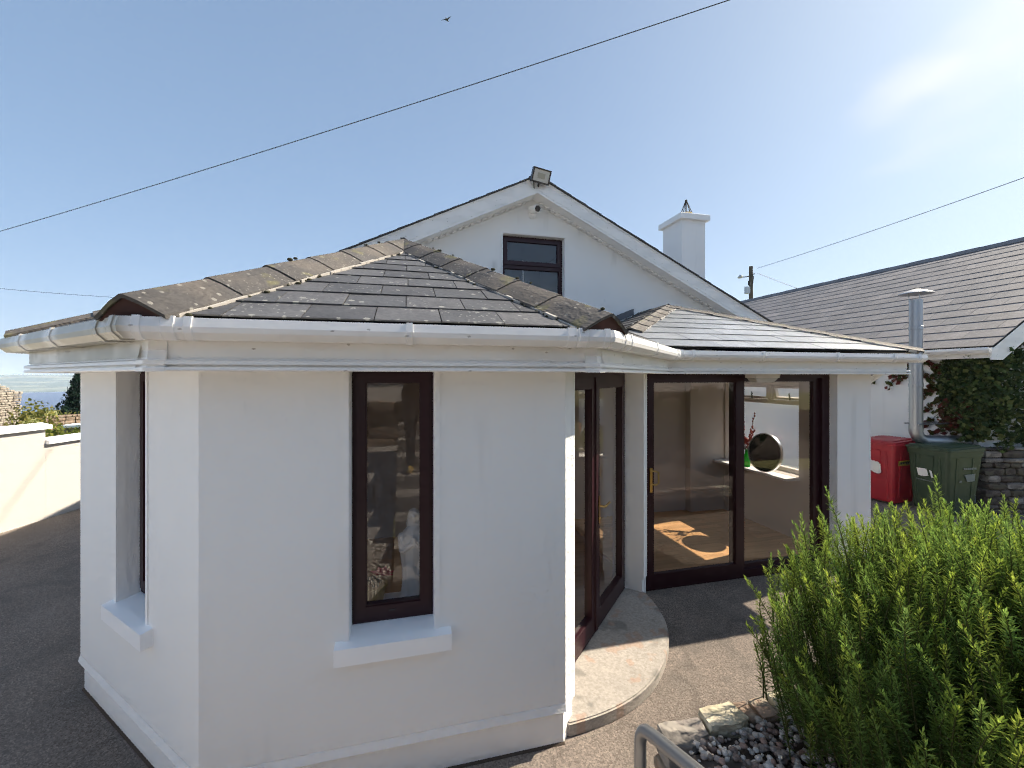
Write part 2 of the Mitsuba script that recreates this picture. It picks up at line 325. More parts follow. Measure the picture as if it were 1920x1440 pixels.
# reveals' raised bands, sills
for f, o in ((FF, WIN_F), (FL, WIN_L)):
    put('window_band', cat([f.box(o[0]-.028, o[0]-.001, -.006, .02, o[2]-.02, 2.2), f.box(o[1]+.001, o[1]+.028, -.006, .02, o[2]-.02, 2.2)]), 'white_render', B)
    sill = Polygon([(-0.055, 0.687), (-0.055, 0.772), (0.0, 0.782), (0.16, 0.800), (0.16, 0.687)])
    s = extr(sill, o[1]-o[0]+0.15); s = xf(s, f.a+(o[0]-.065)*f.e, f.m, f.z, f.e)
    v = np.array(s.vertices); put('sill', s, 'white_paint', B)
def casement(f, o, t0, sash=True, mat='rosewood', name='window', bottom=0.045):
    s0, s1, z0, z1 = o
    w = put(name, f.plate(ring(s0, s1, z0, z1, .03, .03, bottom, .03), t0, t0+.07), mat, B)
    put('sash', cat([f.plate(ring(s0+.018, s1-.018, z0+bottom-.012, z1-.018, .048, .048, .055, .045), t0-.012, t0+.05),
                     f.plate(ring(s0+.062, s1-.062, z0+bottom+.04, z1-.06, .010, .010, .010, .010), t0-.004, t0+.03)]), mat, w)
    put('pane', f.sheet(s0+.05, s1-.05, z0+bottom+.02, z1-.05, t0+.02), 'glass', w)
    return w
w = casement(FF, (WIN_F[0]+.003, WIN_F[1]-.003, 0.797, 2.155), 0.115)
put('maker_plate', FF.box(WIN_F[0]+.19, WIN_F[0]+.225, .0995, .1035, .853, .859), 'print_dark', w)
casement(FL, (WIN_L[0]+.003, WIN_L[1]-.003, 0.797, 2.155), 0.11)
put('window_board', cat([FF.box(WIN_F[0]-.03, WIN_F[1]+.03, .19, .46, .745, .772), FL.box(WIN_L[0]-.03, WIN_L[1]+.03, .19, .42, .745, .772)]), 'plaster', B)
# french doors
fd = put('french_door', FD.plate(ring(DOOR[0]+.003, DOOR[1]-.003, 0.078, 2.155, .05, .05, .035, .05), .18, .25), 'rosewood', B)
mid = (DOOR[0]+DOOR[1])/2
for k, (a, b) in enumerate(((DOOR[0]+.045, mid-.004), (mid+.004, DOOR[1]-.045))):
    lf = put('leaf', cat([FD.plate(ring(a, b, .108, 2.112, .085, .085, .13, .085), .170, .230), FD.plate(ring(a+.078, b-.078, .23, 2.035, .014, .014, .014, .014), .176, .224)]), 'rosewood', fd)
    put('leaf_pane', FD.sheet(a+.07, b-.07, .22, 2.05, .20), 'glass', fd)
put('meeting_bead', FD.box(mid-.022, mid+.022, .158, .1695, .108, 2.112), 'rosewood', fd)
def lever(f, s, z, t, dirn):
    pl = f.put(cat([bx(s-.014, s+.014, t-.012, t, z-.11, z+.11), trimesh.creation.icosphere(2, .012).apply_translation((s, t-.012, z-.07))]))
    a = tube([f.at(s, t-.01, z+.03), f.at(s, t-.05, z+.03), f.at(s+dirn*.02, t-.058, z+.03), f.at(s+dirn*.12, t-.055, z+.035)], [.009, .009, .010, .007], 10)
    return cat([pl, a])
put('handle', lever(FD, mid+.055, 1.05, .170, 1), 'brass', fd, smooth=40)
# sliding door
sd = put('sliding_door', FS.plate(ring(SLIDE[0], SLIDE[1], .004, 2.155, .06, .10, .08, .05), .09, .19), 'rosewood', B)
ml = 3.38-2.23
put('leaf', cat([FS.plate(ring(SLIDE[0]+.045, ml+.05, .07, 2.115, .075, .10, .095, .05), .075, .125), FS.plate(ring(SLIDE[0]+.115, ml-.045, .155, 2.07, .012, .012, .012, .012), .082, .12)]), 'rosewood', sd)
put('fixed_light', FS.plate(ring(ml-.05, SLIDE[1]-.09, .07, 2.115, .10, .09, .06, .05), .128, .178), 'rosewood', sd)
put('leaf_pane', FS.sheet(SLIDE[0]+.10, ml-.03, .14, 2.08, .10), 'glass', sd)
put('fixed_pane', FS.sheet(ml+.03, SLIDE[1]-.15, .11, 2.08, .15), 'glass', sd)
hs = SLIDE[0]+.085
put('handle', cat([FS.box(hs-.014, hs+.014, .062, .075, .98, 1.22), tube([FS.at(hs, .065, 1.19), FS.at(hs+.03, .03, 1.195), FS.at(hs+.055, .022, 1.18), FS.at(hs+.055, .022, 1.08), FS.at(hs+.03, .03, 1.06), FS.at(hs, .065, 1.065)], .0085, 8)]), 'brass', sd, smooth=40)
# wing's end window with its two top lights
wr = put('window', FR.plate(ring(WIN_R[0], WIN_R[1], WIN_R[2], WIN_R[3], .055, .055, .055, .055), .07, .14), 'inner_frame', B)
put('transom', FR.box(WIN_R[0]+.055, WIN_R[1]-.055, .072, .138, 1.745, 1.80), 'inner_frame', wr)
put('mullion', FR.box(1.20, 1.255, .074, .136, 1.801, WIN_R[3]-.056), 'inner_frame', wr)
put('pane', FR.sheet(WIN_R[0]+.05, WIN_R[1]-.05, WIN_R[2]+.05, 1.75, .105), 'glass', wr)
for a, b, op in ((WIN_R[0]+.06, 1.195, True), (1.26, WIN_R[1]-.06, False)):
    def tilt(m):
        if not op: return m
        m = m.copy(); m.apply_translation(-FR.at(0, .1, 1.99)); m.apply_transform(trimesh.transformations.rotation_matrix(math.radians(-14), FR.e)); m.apply_translation(FR.at(0, .1, 1.99)); return m
    tl = put('top_light', tilt(FR.plate(ring(a, b, 1.806, 1.992, .035, .035, .03, .025), .08, .128)), 'inner_frame', wr)
    put('pane', tilt(FR.sheet(a+.03, b-.03, 1.83, 1.97, .10)), 'glass', tl)
    put('stay', tilt(FR.box((a+b)/2-.006, (a+b)/2+.006, .13, .145, 1.80, 1.90)), 'lens_dark', tl)
put('window_board', FR.box(WIN_R[0]-.02, WIN_R[1]+.02, .145, .50, .822, .848), 'plaster', B)
put('pier', bx(4.16, 4.757, 5.53, 5.70, .06, 2.25), 'beige_paint', B)
# fascia, soffit, gutter
EAVE = [(-2.138, 5.94), *OUT[1:6], (5.06, 5.94)]
fz = 2.143
put('fascia', sweep(EAVE, [(.20, fz), (.234, fz), (.238, fz+.004), (.236, fz+.017), (.212, fz+.018), (.212, fz+.027), (.238, fz+.028), (.236, fz+.043), (.222, fz+.049), (.210, fz+.050), (.210, fz+.057), (.215, fz+.058), (.215, 2.35), (.20, 2.35)]), 'pvc', B)
put('soffit', sweep(EAVE, [(.002, fz+.012), (.199, fz+.012), (.199, fz+.022), (.002, fz+.022)]), 'pvc_clean', B)
for k in (2, 3):                                                   # corner trims
    p = np.array(OUT[k]); a = np.array(OUT[k-1])-p; b = np.array(OUT[k+1])-p; a /= np.linalg.norm(a); b /= np.linalg.norm(b)
    n1, n2 = np.array([-a[1], a[0]])*-1, np.array([b[1], -b[0]])
    n1 = np.array([a[1], -a[0]])*(-1); pc = p+.20*(n1+n2)/(1+n1.dot(n2)); q = [tuple(pc+a*.06), tuple(pc), tuple(pc+b*.06)]
    put('corner_trim', sweep(q, [(d-.2, z) for d, z in ((.228, fz-.002), (.240, fz-.002), (.240, fz+.013), (.221, fz+.018), (.221, fz+.024), (.240, fz+.028), (.240, fz+.044), (.219, fz+.051), (.219, 2.30), (.212, 2.30))]), 'pvc', B)
GP = [(.222, 2.352), (.222, 2.272), (.306, 2.270), (.331, 2.296), (.336, 2.318), (.326, 2.356), (.317, 2.356), (.326, 2.318), (.322, 2.300), (.300, 2.281), (.232, 2.282), (.232, 2.352)]
gut = put('gutter', sweep(EAVE, GP), 'pvc', B)
strap_poly = Polygon([(.219, 2.36), (.219, 2.268), (.308, 2.2655), (.335, 2.294), (.3405, 2.318), (.330, 2.361), (.318, 2.361), (.318, 2.352), (.226, 2.354)])
def strap(f, s, w_=.030):
    return xf(extr(strap_poly, w_), f.a+(s-w_/2)*f.e, -f.m, f.z, f.e)
FDx, FSx = FD, FS
for f, ss in ((FF, (-.075, .03, .10, .96, 1.74, 1.80, 1.93)), (FL, (.35, .95, 1.60, 1.76)), (FD, (.06, .19, .86, 1.66, 1.74)), (FS, (.16, .28, 1.05, 1.95, 2.7, 3.05))):
    for s in ss: put('bracket', strap(f, s, .045 if s in (.03, 1.80, 1.76, 1.74) else .028), 'pvc', gut)
# roofs
def unit(v): v = np.asarray(v, float); return v/np.linalg.norm(v)
class Facet:
    def __init__(self, pts):
        self.p = [np.array(p, float) for p in pts]; self.o = self.p[0]; self.e = unit(self.p[1]-self.p[0])
        n_ = np.cross(self.e, self.p[2]-self.p[0]); n_ = unit(n_); self.n = n_ if n_[2] > 0 else -n_
        self.s = np.cross(self.n, self.e); self.s = self.s if self.s[2] > 0 else -self.s
        self.poly = Polygon([((p-self.o).dot(self.e), (p-self.o).dot(self.s)) for p in self.p])
    def w(self, m): return xf(m, self.o, self.e, self.s, self.n)
    def deck(self): return trimesh.Trimesh([p-self.n*.006 for p in self.p], [[0, k, k+1] for k in range(1, len(self.p)-1)], process=False)
def slates(fc, gauge, width, thick=.007, gap=.005, lap=.035, lift=.0085, b0=0.0, a0=0.0, rnd=1.0):
    out = []; A0, _, A1, B1 = fc.poly.bounds; nrow = int(math.ceil((B1-b0)/gauge))
    for r_ in range(nrow):
        lo = b0+r_*gauge; hi = lo+gauge+lap; a = A0-width*(0.5*(r_ % 2))-a0-R.random()*.03*rnd
        while a < A1:
            c = sbox(a+gap/2, lo+R.uniform(-.003, .003)*rnd, a+width-gap/2, hi).intersection(fc.poly)
            a += width
            if c.is_empty or c.area < 0.0008 or not hasattr(c, 'exterior'): continue
            m = extr(c, thick); v = np.array(m.vertices); tw = R.uniform(-.002, .002)*rnd
            v[:, 2] += lift*(hi-v[:, 1])/(hi-lo)+tw*(v[:, 0]-a)/width+R.uniform(0, .0015)*rnd
            m.vertices = v; out.append((r_, fc.w(m)))
    return out
tb = 0.438; zE = 2.364
E0, E1, E7, E2 = np.array([-1.056, 2.013, zE]), np.array([.991, 2.013, zE]), np.array([-2.398, 3.355, zE]), np.array([2.44, 3.462, zE])
A = np.array([-.032, 4.48, zE+2.467*tb]); AB = np.array([-.032, 5.955, A[2]])
fF, fL, fD = Facet([E0, E1, A]), Facet([E7, E0, A]), Facet([E1, E2, A])
fL2, fD2 = Facet([[-2.398, 5.955, zE], E7, A, AB]), Facet([E2, [2.44, 5.955, zE], AB, A])
r1 = put('roof', cat([f.deck() for f in (fF, fL, fD, fL2, fD2)]), 'deck', B)
SL = ['slate_a', 'slate_b', 'slate_c']
for _, m in slates(fF, .262, .305, b0=-.012): put('slate', m, R.choice(SL), r1)
for f in (fL, fD, fL2, fD2): stuff(put('slate_field', cat([m for _, m in slates(f, .262, .305)]), 'slate_a', r1))
def hip(p0, p1, fa, fb, parent, L=.42, wing=.160, mat='hip_tile', high=.082, end=True, mort=True, moss=True):
    h = unit(p1-p0); D = np.linalg.norm(p1-p0); up = unit(fa.n+fb.n)
    def down(f):
        w_ = np.cross(f.n, h); w_ = w_ if (f.poly.centroid.x*f.e+f.poly.centroid.y*f.s+f.o-p0).dot(w_) > 0 else -w_
        return unit(w_)
    wa, wb = down(fa), down(fb)
    def sec(t, lift, drop=0.0, ws=1.0):
        c = p0+h*t
        o = [c+wa*wing*ws+fa.n*(.024+lift), c+wa*wing*.42+up*(high*.84+lift), c+wa*.008+up*(high+.005+lift), c+wb*.008+up*(high+.005+lift), c+wb*wing*.42+up*(high*.84+lift), c+wb*wing*ws+fb.n*(.024+lift)]
        th_ = .017
        return o + [p-up*th_ for p in o[::-1]]
    def loft(a, b):
        k = len(a); Fc = []
        for j_ in range(k):
            l_ = (j_+1) % k; Fc += [[j_, l_, k+l_], [j_, k+l_, k+j_]]
        for base in (0, k):
            for j_ in range(k//2-1): Fc += [[base+j_, base+j_+1, base+k-2-j_], [base+j_, base+k-2-j_, base+k-1-j_]]
        return trimesh.Trimesh(np.array(a+b), Fc, process=False)
    t = -.03; kk = 0
    while t < D-.05:
        t1 = min(t+L+.03, D+.02)
        m = loft(sec(t, .007+R.uniform(0, .003)), sec(t1, .0))
        put('hip_tile', m, mat, parent); t += L; kk += 1
    if end:
        c0 = sec(-.020, .007); k = len(c0)//2
        poly = c0[k:]+[p0+wb*wing*.0+h*.0, ]
        put('mortar_end', trimesh.Trimesh(np.array([*c0[k:], p0+wa*wing-fa.n*.004, p0+wb*wing-fb.n*.004]), [[0, 1, 2], [0, 2, 3], [0, 3, 4], [0, 4, 5], [0, 5, 6], [0, 6, 7]], process=False), 'dark_mortar', parent)
    if mort:
        for f, w_ in ((fa, wa), (fb, wb)):
            st_ = []; tt = .03
            while tt < D-.02:
                L2 = R.uniform(.05, .16); a = wing+R.uniform(-.014, .004)
                q = [p0+h*tt+w_*a, p0+h*(tt+L2)+w_*a, p0+h*(tt+L2)+w_*(a+R.uniform(.006, .02)), p0+h*tt+w_*(a+R.uniform(.006, .02))]
                hh = R.uniform(.018, .030)
                st_.append(trimesh.convex.convex_hull(np.array(q+[x+f.n*hh for x in q]))); tt += L2*R.uniform(.9, 1.15)
            stuff(put('mortar_bed', cat(st_), 'mortar', parent))
    if moss:
        ms = []
        for _ in range(int(D*16)):
            tt = R.uniform(0, D); w_ = R.choice([wa, wb]); f = fa if w_ is wa else fb
            top = R.random() < .25
            s_ = trimesh.creation.icosphere(1, R.uniform(.006, .014)); s_.apply_transform(np.diag([1.3, 1.2, .8, 1]))
            s_.apply_translation(p0+h*tt+(up*(high+.018) if top else w_*(wing+R.uniform(-.004, .022))+f.n*.014)); ms.append(s_)
        stuff(put('moss', cat(ms), 'moss', parent))
hip(E0, A, fF, fL, r1); hip(E1, A, fF, fD, r1); hip(E7, A, fL, fL2, r1, wing=.13, high=.045, moss=False, mort=False)
hip(A+np.array([0, .02, .012]), AB, fL2, fD2, r1, end=False, mort=False, moss=False)
# wing roof
tw_ = 0.381; zW = 2.388
W0, W1 = np.array([1.70, 3.36, zW]), np.array([5.36, 3.36, zW]); WA = np.array([3.53, 5.19, zW+1.83*tw_]); WB = np.array([3.53, 5.955, WA[2]])
gF, gL, gR = Facet([W0, W1, WA]), Facet([[1.70, 5.955, zW], W0, WA, WB]), Facet([W1, [5.36, 5.955, zW], WB, WA])
r2 = put('roof', cat([f.deck() for f in (gF, gL, gR)]), 'deck', B)
for _, m in slates(gF, .245, .40, b0=-.012): put('slate', m, R.choice(['smooth_slate_a', 'smooth_slate_b']), r2)
for f in (gL, gR): stuff(put('slate_field', cat([m for _, m in slates(f, .245, .40)]), 'slate_c', r2))
hip(W0+unit(WA-W0)*.75, WA, gF, gL, r2, L=.30, wing=.12, high=.035, end=False, moss=False)
hip(W1, WA, gF, gR, r2, L=.42, wing=.10, high=.035, end=False, moss=False)
hip(WA, WB, gL, gR, r2, L=.42, wing=.10, high=.035, end=False, mort=False, moss=False)
d_ = unit(np.array([1.70, 0, zW])-np.array([3.53, 0, WA[2]]))
put('flashing', cat([trimesh.convex.convex_hull(np.array([[3.45, 5.955, WA[2]+.0], [1.9, 5.955, zW+.08], [3.45, 5.955, WA[2]+.10], [1.9, 5.955, zW+.18], [3.45, 5.945, WA[2]], [1.9, 5.945, zW+.08], [3.45, 5.945, WA[2]+.10], [1.9, 5.945, zW+.18]]))]), 'lead', r2)
# main gable behind
AX, AZ, SLP = 1.79, 4.972, 0.484
def roofz(x, d=0.0): return AZ-d-SLP*abs(x-AX)
gp = Polygon([(-2.12, 0), (6.7, 0), (6.7, roofz(6.7, .12)), (AX, AZ-.12), (-2.12, roofz(-2.12, .12))]).difference(sbox(1.35, 2.90, 2.30, 4.20))
FG = Frame((0, 5.96), (1, 5.96))
put('gable_wall', FG.plate(gp, 0.0, .24), 'gable_render', B)
put('window_band', cat([FG.box(1.325, 1.348, -.006, .02, 2.9, 4.20), FG.box(2.302, 2.325, -.006, .02, 2.9, 4.20), FG.box(1.325, 2.325, -.0065, .018, 4.202, 4.225)]), 'gable_render', B)
gw = put('window', FG.plate(ring(1.353, 2.297, 2.91, 4.197, .045, .045, .05, .045), .10, .17), 'rosewood', B)
put('transom', FG.box(1.39, 2.26, .102, .168, 3.72, 3.80), 'rosewood', gw)
put('sash', FG.plate(ring(1.375, 2.275, 3.775, 4.17, .06, .06, .06, .05), .082, .130), 'rosewood', gw)
put('pane', FG.sheet(1.43, 2.22, 3.83, 4.125, .115), 'glass', gw)
put('pane', FG.sheet(1.39, 2.26, 2.95, 3.73, .14), 'glass', gw)
room = bx(1.0, 2.7, 6.19, 8.4, 2.7, 4.35); room.update_faces(np.arange(len(room.faces)) >= 0)
keep = [k for k, c in enumerate(room.triangles_center) if c[1] > 6.20]
room.update_faces(keep); put('attic_room', room, 'room_dark', B)
put('curtain', tube([[1.80, 6.5, 2.75], [1.81, 6.5, 3.5], [1.80, 6.5, 3.98]], [.03, .018, .006], 8), 'plaster', B)
def slope_prism(x0, x1, y0, y1, d0, d1):
    p = Polygon([(x0, roofz(x0, d0)), (x1, roofz(x1, d0)), (x1, roofz(x1, d1)), (x0, roofz(x0, d1))])
    return xf(extr(p, y1-y0), [0, y0, 0], [1, 0, 0], [0, 0, 1], [0, 1, 0])
r3 = put('roof', cat([slope_prism(-1.95, AX-.001, 5.72, 14.0, .02, .11), slope_prism(AX+.001, 7.0, 5.72, 14.0, .02, .11)]), 'slate_c', B)
vs = []
for sgn in (-1, 1):
    x = 0.0
    while x < (3.70 if sgn < 0 else 5.1):
        a, b = AX+sgn*x, AX+sgn*(x+.27)
        p = Polygon([(a, roofz(a, .018)), (b, roofz(b, .018)), (b, roofz(b, -.004+.004)), (a, roofz(a, .008))])
        vs.append(xf(extr(p, .35), [0, 5.665+R.uniform(-.005, .005), 0], [1, 0, 0], [0, 0, 1], [0, 1, 0])); x += .235
stuff(put('verge_slate', cat(vs), 'slate_c', r3))
for sgn in (-1, 1):
    a, b = (-1.95, AX) if sgn < 0 else (AX, AX+5.1)
    put('bargeboard', cat([slope_prism(a, b-.0005, 5.698, 5.718, .022, .255), slope_prism(a, b-.0005, 5.690, 5.697, .025, .05), slope_prism(a, b-.0005, 5.686, 5.697, .222, .258), slope_prism(a, b-.0005, 5.690, 5.697, .195, .212)]), 'pvc', B)
    put('verge_soffit', slope_prism(a, b-.0005, 5.719, 5.958, .235, .248), 'pvc_clean', B)
    dn = []
    for k in range(41 if sgn < 0 else 58):
        x = AX+sgn*(.1+k*.085); dn.append(slope_prism(min(x, x+sgn*.055), max(x, x+sgn*.055), 5.88, 5.957, .249, .275))
    stuff(put('soffit_vent', cat(dn), 'pvc', B))
rt = []
for k in range(18): rt.append(xf(extr(Polygon([(-.13, -.05), (0, .03), (.13, -.05), (.12, -.065), (0, .012), (-.12, -.065)]), .47), [AX, 5.66+k*.46, AZ+.006*(k % 2)], [1, 0, 0], [0, 0, 1], [0, 1, 0]))
stuff(put('ridge_tile', cat(rt), 'hip_tile', r3))
ch = put('chimney', bx(5.80, 6.39, 8.0, 8.69, 3.0, 5.545), 'gable_render', B)
put('cap', trimesh.convex.convex_hull(np.array([[x, y, z] for z, d in ((5.546, .075), (5.66, .075), (5.672, .063)) for x in (5.80-d, 6.39+d) for y in (8.0-d, 8.69+d)])), 'gable_render', ch)
pot = put('pot', lathe([(0, 5.673), (.13, 5.673), (.125, 5.74), (.10, 5.745), (0, 5.745)], 20, (6.02, 8.15, 0)), 'terracotta', ch)
cg = [tube([[6.02+.12*math.cos(a), 8.15+.12*math.sin(a), 5.74], [6.02+.02*math.cos(a), 8.15+.02*math.sin(a), 6.0]], .008, 5) for a in np.arange(8)*math.pi/4]
put('cage', cat(cg+[tube([[6.02, 8.15, 5.98], [6.02, 8.15, 6.04]], .025, 8)]), 'stone_dark', pot)

# the air: far things fade to pale blue
scene['air'] = {'type': 'homogeneous', 'albedo': rgb(0.74, 0.87, 1.0), 'sigma_t': 2.2e-4}
scene['haze'] = {'type': 'cube', 'to_world': T().translate([0, 0, 40]).scale([23000, 23000, 104]), 'bsdf': {'type': 'null'}, 'interior': {'type': 'ref', 'id': 'air'}}
labels['haze'] = {'label': 'thin sea haze in the air', 'kind': 'stuff'}
scene['camera']['medium'] = {'type': 'ref', 'id': 'air'}

# ---------------------------------------------------------------- things on the bungalow
F = thing('floodlight', 'square black framed floodlight fixed at the gable peak', 'floodlight')
c0 = np.array([1.81, 5.58, 4.905]); e1 = unit([.985, .10, -.10]); e3 = unit([.10, -.93, -.36]); e2 = np.cross(e3, e1)*-1; e1 = np.cross(e2, -e3)*1.0
e2 = unit(np.cross(e1, -e3)); e2 = e2 if e2[2] > 0 else -e2
def fl_(m): return xf(m, c0, e1, e2, e3)
put('housing', fl_(extr(sbox(-.130, -.088, .130, .088).buffer(.006), .045, -.045)), 'lens_dark', F)
put('rim', fl_(extr(ring(-.136, .136, -.094, .094, .018, .018, .018, .018), .012, 0)), 'lens_dark', F)
put('diffuser', fl_(extr(sbox(-.119, -.077, .119, .077), .005, .0005)), 'led_panel', F)
put('chip', fl_(extr(sbox(-.055, -.035, .055, .035), .003, .0055)), 'led_chip', F)
put('bracket', cat([tube([c0+e3*-.045, [1.80, 5.69, 4.80]], .012, 8), tube([c0+e3*-.045+e1*-.1, [1.74, 5.69, 4.77]], .008, 8)]), 'rubber', F)
C = thing('security_camera', 'small white bullet camera below the gable peak', 'security camera')
cp = np.array([1.79, 5.955, 4.50])
def along(p, d, prof, sides=20):
    d = unit(d); a = unit(np.cross(d, [0, 0, 1.0])); return xf(lathe(prof, sides), p, a, np.cross(d, a), d)
put('base', along(cp, [0, -1, 0], [(0, 0), (.055, 0), (.055, .03), (.03, .05), (0, .05)]), 'pvc_clean', C, smooth=35)
dv = unit([.22, -.9, -.25]); bp = cp+np.array([-.01, -.06, .06])
put('body', along(bp-dv*.05, dv, [(0, 0), (.045, .0), (.055, .02), (.055, .20), (.050, .205), (.046, .195), (0, .195)]), 'pvc_clean', C, smooth=35)
put('lens', along(bp+dv*.146, dv, [(0, 0), (.044, 0), (.044, .006), (.02, .007), (.018, .002), (0, .002)]), 'lens_dark', C, smooth=35)
W = thing('wall_lamp', 'cream bulkhead lamp under the eaves above the sliding door', 'lamp')
lm = [[x, y, z] for z, dx, y0 in ((2.150, .15, .0), (2.105, .145, .01)) for x in (3.50-dx, 3.50+dx) for y in (3.46+y0, 3.60)]
put('base', trimesh.convex.convex_hull(np.array(lm)), 'inner_frame', W)
put('diffuser', trimesh.convex.convex_hull(np.array([[x, y, z] for z, dx, y0 in ((2.104, .135, .015), (2.062, .10, .035)) for x in (3.50-dx, 3.50+dx) for y in (3.46+y0, 3.595-y0*.3)])), 'lamp_glass', W)

# doorstep
pts = []
pa, pb = np.array([.93, 2.32]), np.array([2.19, 3.58]); ch_ = pb-pa; nn_ = np.array([.7071, -.7071]); Lc = np.linalg.norm(ch_)
for t in np.linspace(0, 1, 40):
    pts.append(tuple(pa+ch_*t+nn_*.36*(1-abs(2*t-1)**2.3)))
inn = [tuple(np.array(p)-nn_*.19) for p in (pb, pa)]
stp = Polygon(pts+inn)
top = extr(stp, .068, 0.004); bev = extr(stp.buffer(-.012), .006, .0722)
key = put('doorstep', cat([top, bev]), 'concrete'); tag(key, 'curved pale concrete doorstep in front of the french doors', 'doorstep')

# ---------------------------------------------------------------- indoors
Sx, Sy, Sz = .04, 2.66, .773
ST = thing('statue', 'pale grey statue of a draped robed figure standing inside the bay window', 'statue')
zs = np.linspace(0, .44, 60); ang = np.linspace(0, 2*np.pi, 64, endpoint=False); V = []
for z in zs:
    u = z/.44; a = np.interp(u, [0, .05, .3, .6, .75, .86, .93, 1], [.078, .072, .066, .074, .078, .062, .034, .024]); b = a*.72
    f = 1+.07*np.sin(9*ang+5*u+1.2*np.sin(4*u))*np.clip(1.2-u, .1, 1)+.06*np.sin(4*ang-9*u)*(u < .8)
    V.append(np.stack([a*f*np.cos(ang), b*f*np.sin(ang), 0*ang+z], 1))
V = np.vstack(V); Fc = []
for i_ in range(59):
    for j_ in range(64):
        q = [i_*64+j_, i_*64+(j_+1) % 64, (i_+1)*64+(j_+1) % 64, (i_+1)*64+j_]; Fc += [[q[0], q[1], q[2]], [q[0], q[2], q[3]]]
body = trimesh.Trimesh(V, Fc, process=False); body.apply_translation((Sx, Sy, Sz+.025))
put('robe', body, 'plaster', ST, smooth=True)
hd = hull_chain([((Sx, Sy-.008, Sz+.50), .030), ((Sx, Sy-.012, Sz+.485), .024), ((Sx, Sy+.014, Sz+.50), .034), ((Sx, Sy+.02, Sz+.44), .045), ((Sx, Sy, Sz+.44), .02), ((Sx, Sy-.04, Sz+.494), .005)], [(0, 1), (2, 3), (0, 2), (1, 4), (0, 5)], .012, 6)
put('veiled_head', hd, 'plaster', ST, smooth=True)
put('hands', hull_chain([((Sx-.07, Sy, Sz+.37), .026), ((Sx-.065, Sy-.035, Sz+.30), .022), ((Sx-.006, Sy-.066, Sz+.34), .013), ((Sx-.003, Sy-.068, Sz+.375), .006), ((Sx+.07, Sy, Sz+.37), .026), ((Sx+.065, Sy-.035, Sz+.30), .022), ((Sx+.006, Sy-.066, Sz+.34), .013), ((Sx+.003, Sy-.068, Sz+.375), .006)], [(0, 1), (1, 2), (2, 3), (4, 5), (5, 6), (6, 7)], .012, 5), 'plaster', ST, smooth=True)
put('plinth', lathe([(0, 0), (.088, 0), (.088, .018), (.078, .026), (0, .026)], 28, (Sx, Sy, Sz)), 'plaster', ST, smooth=30)
PT = thing('potted_plant', 'red poinsettia in a mustard yellow pot inside the bay window', 'potted plant')
pc = (-.195, 2.66, .773)
put('pot', lathe([(0, 0), (.055, 0), (.075, .085), (.082, .088), (.082, .10), (.070, .10), (.066, .085), (0, .08)], 28, pc), 'terracotta', PT, smooth=30)
lv, fr = [], []
for k in range(34):
    a = R.uniform(0, 2*math.pi); red = k < 18; L = R.uniform(.05, .085); el = R.uniform(.1, .9) if red else R.uniform(-.3, .4)
    d = np.array([math.cos(a)*math.cos(el), math.sin(a)*math.cos(el), math.sin(el)*.7]); s_ = np.array([-math.sin(a), math.cos(a), 0])*L*.26
    b = np.array(pc)+[.045 if red else 0, -.02 if red else 0, .155 if red else .115]
    (fr if red else lv).append(trimesh.Trimesh([b, b+d*L*.5+s_+[0, 0, .006], b+d*L, b+d*L*.5-s_+[0, 0, .006]], [[0, 1, 2], [0, 2, 3]], process=False))
put('bracts', cat(fr), 'petal', PT)
lvm = cat(lv); put('leaves', lvm, 'leaf', PT, color=np.tile([.03, .05, .02], (len(lvm.vertices), 1)))
put('stems', cat([tube([np.array(pc)+[0, 0, .08], np.array(pc)+[.045*s1, -.02, .155]], .004, 6) for s1 in (1, -.5)]), 'bark', PT)
M = thing('round_mirror', 'round silver rimmed mirror leaning on the window board in the wing', 'mirror')
mc = np.array([4.615, 4.62, 1.11]); md = unit([-.995, -.05, .10])
put('rim', along(mc-md*.02, md, [(.243, 0), (.255, 0), (.255, .04), (.243, .04), (.243, 0)], 48), 'silver', M, smooth=30)
put('glass', along(mc, md, [(0, 0), (.243, 0), (.243, .005), (0, .005)], 48), 'mirror', M, smooth=30)
V_ = thing('flower_bottle', 'green glass bottle of dried red stems on the window board beside the mirror', 'vase')
bc = np.array([4.66, 4.98, .85])
put('bottle', lathe([(0, 0), (.042, 0), (.046, .02), (.046, .13), (.020, .18), (.018, .24), (.014, .24), (.0, .15)], 24, bc), 'bottle', V_, smooth=40)
sm, bd = [], []
for k in range(11):
    a = R.uniform(0, 2*math.pi); tl_ = R.uniform(.10, .55); L = R.uniform(.35, .62)
    d = unit([math.cos(a)*tl_*.6, math.sin(a)*tl_*1.5, 1]); 
    if k == 0: d = unit([0, -1.0, .55]); L = .5
    if k == 1: d = unit([0, -.25, 1]); L = .62
    p0 = bc+[0, 0, .2]; pts_ = [p0+d*L*t+np.array([0, 0, -.04*t*t]) for t in np.linspace(0, 1, 7)]
    sm.append(tube(pts_, np.linspace(.003, .0015, 7), 5))
    for t in np.linspace(.3, 1, 11):
        s_ = trimesh.creation.icosphere(1, R.uniform(.007, .013)); s_.apply_transform(np.diag([1, 1, 1.5, 1])); s_.apply_translation(p0+d*L*t+np.array([R.uniform(-.012, .012), R.uniform(-.012, .012), -.04*t*t])); bd.append(s_)
for k in range(7):
    s_ = trimesh.creation.icosphere(1, R.uniform(.02, .035)); s_.apply_translation(bc+np.array([R.uniform(-.03, .03), R.uniform(-.06, .05), R.uniform(.26, .42)])); bd.append(s_)
put('stems', cat(sm), 'bark', V_); put('dried_heads', cat(bd), 'dried', V_, smooth=True)

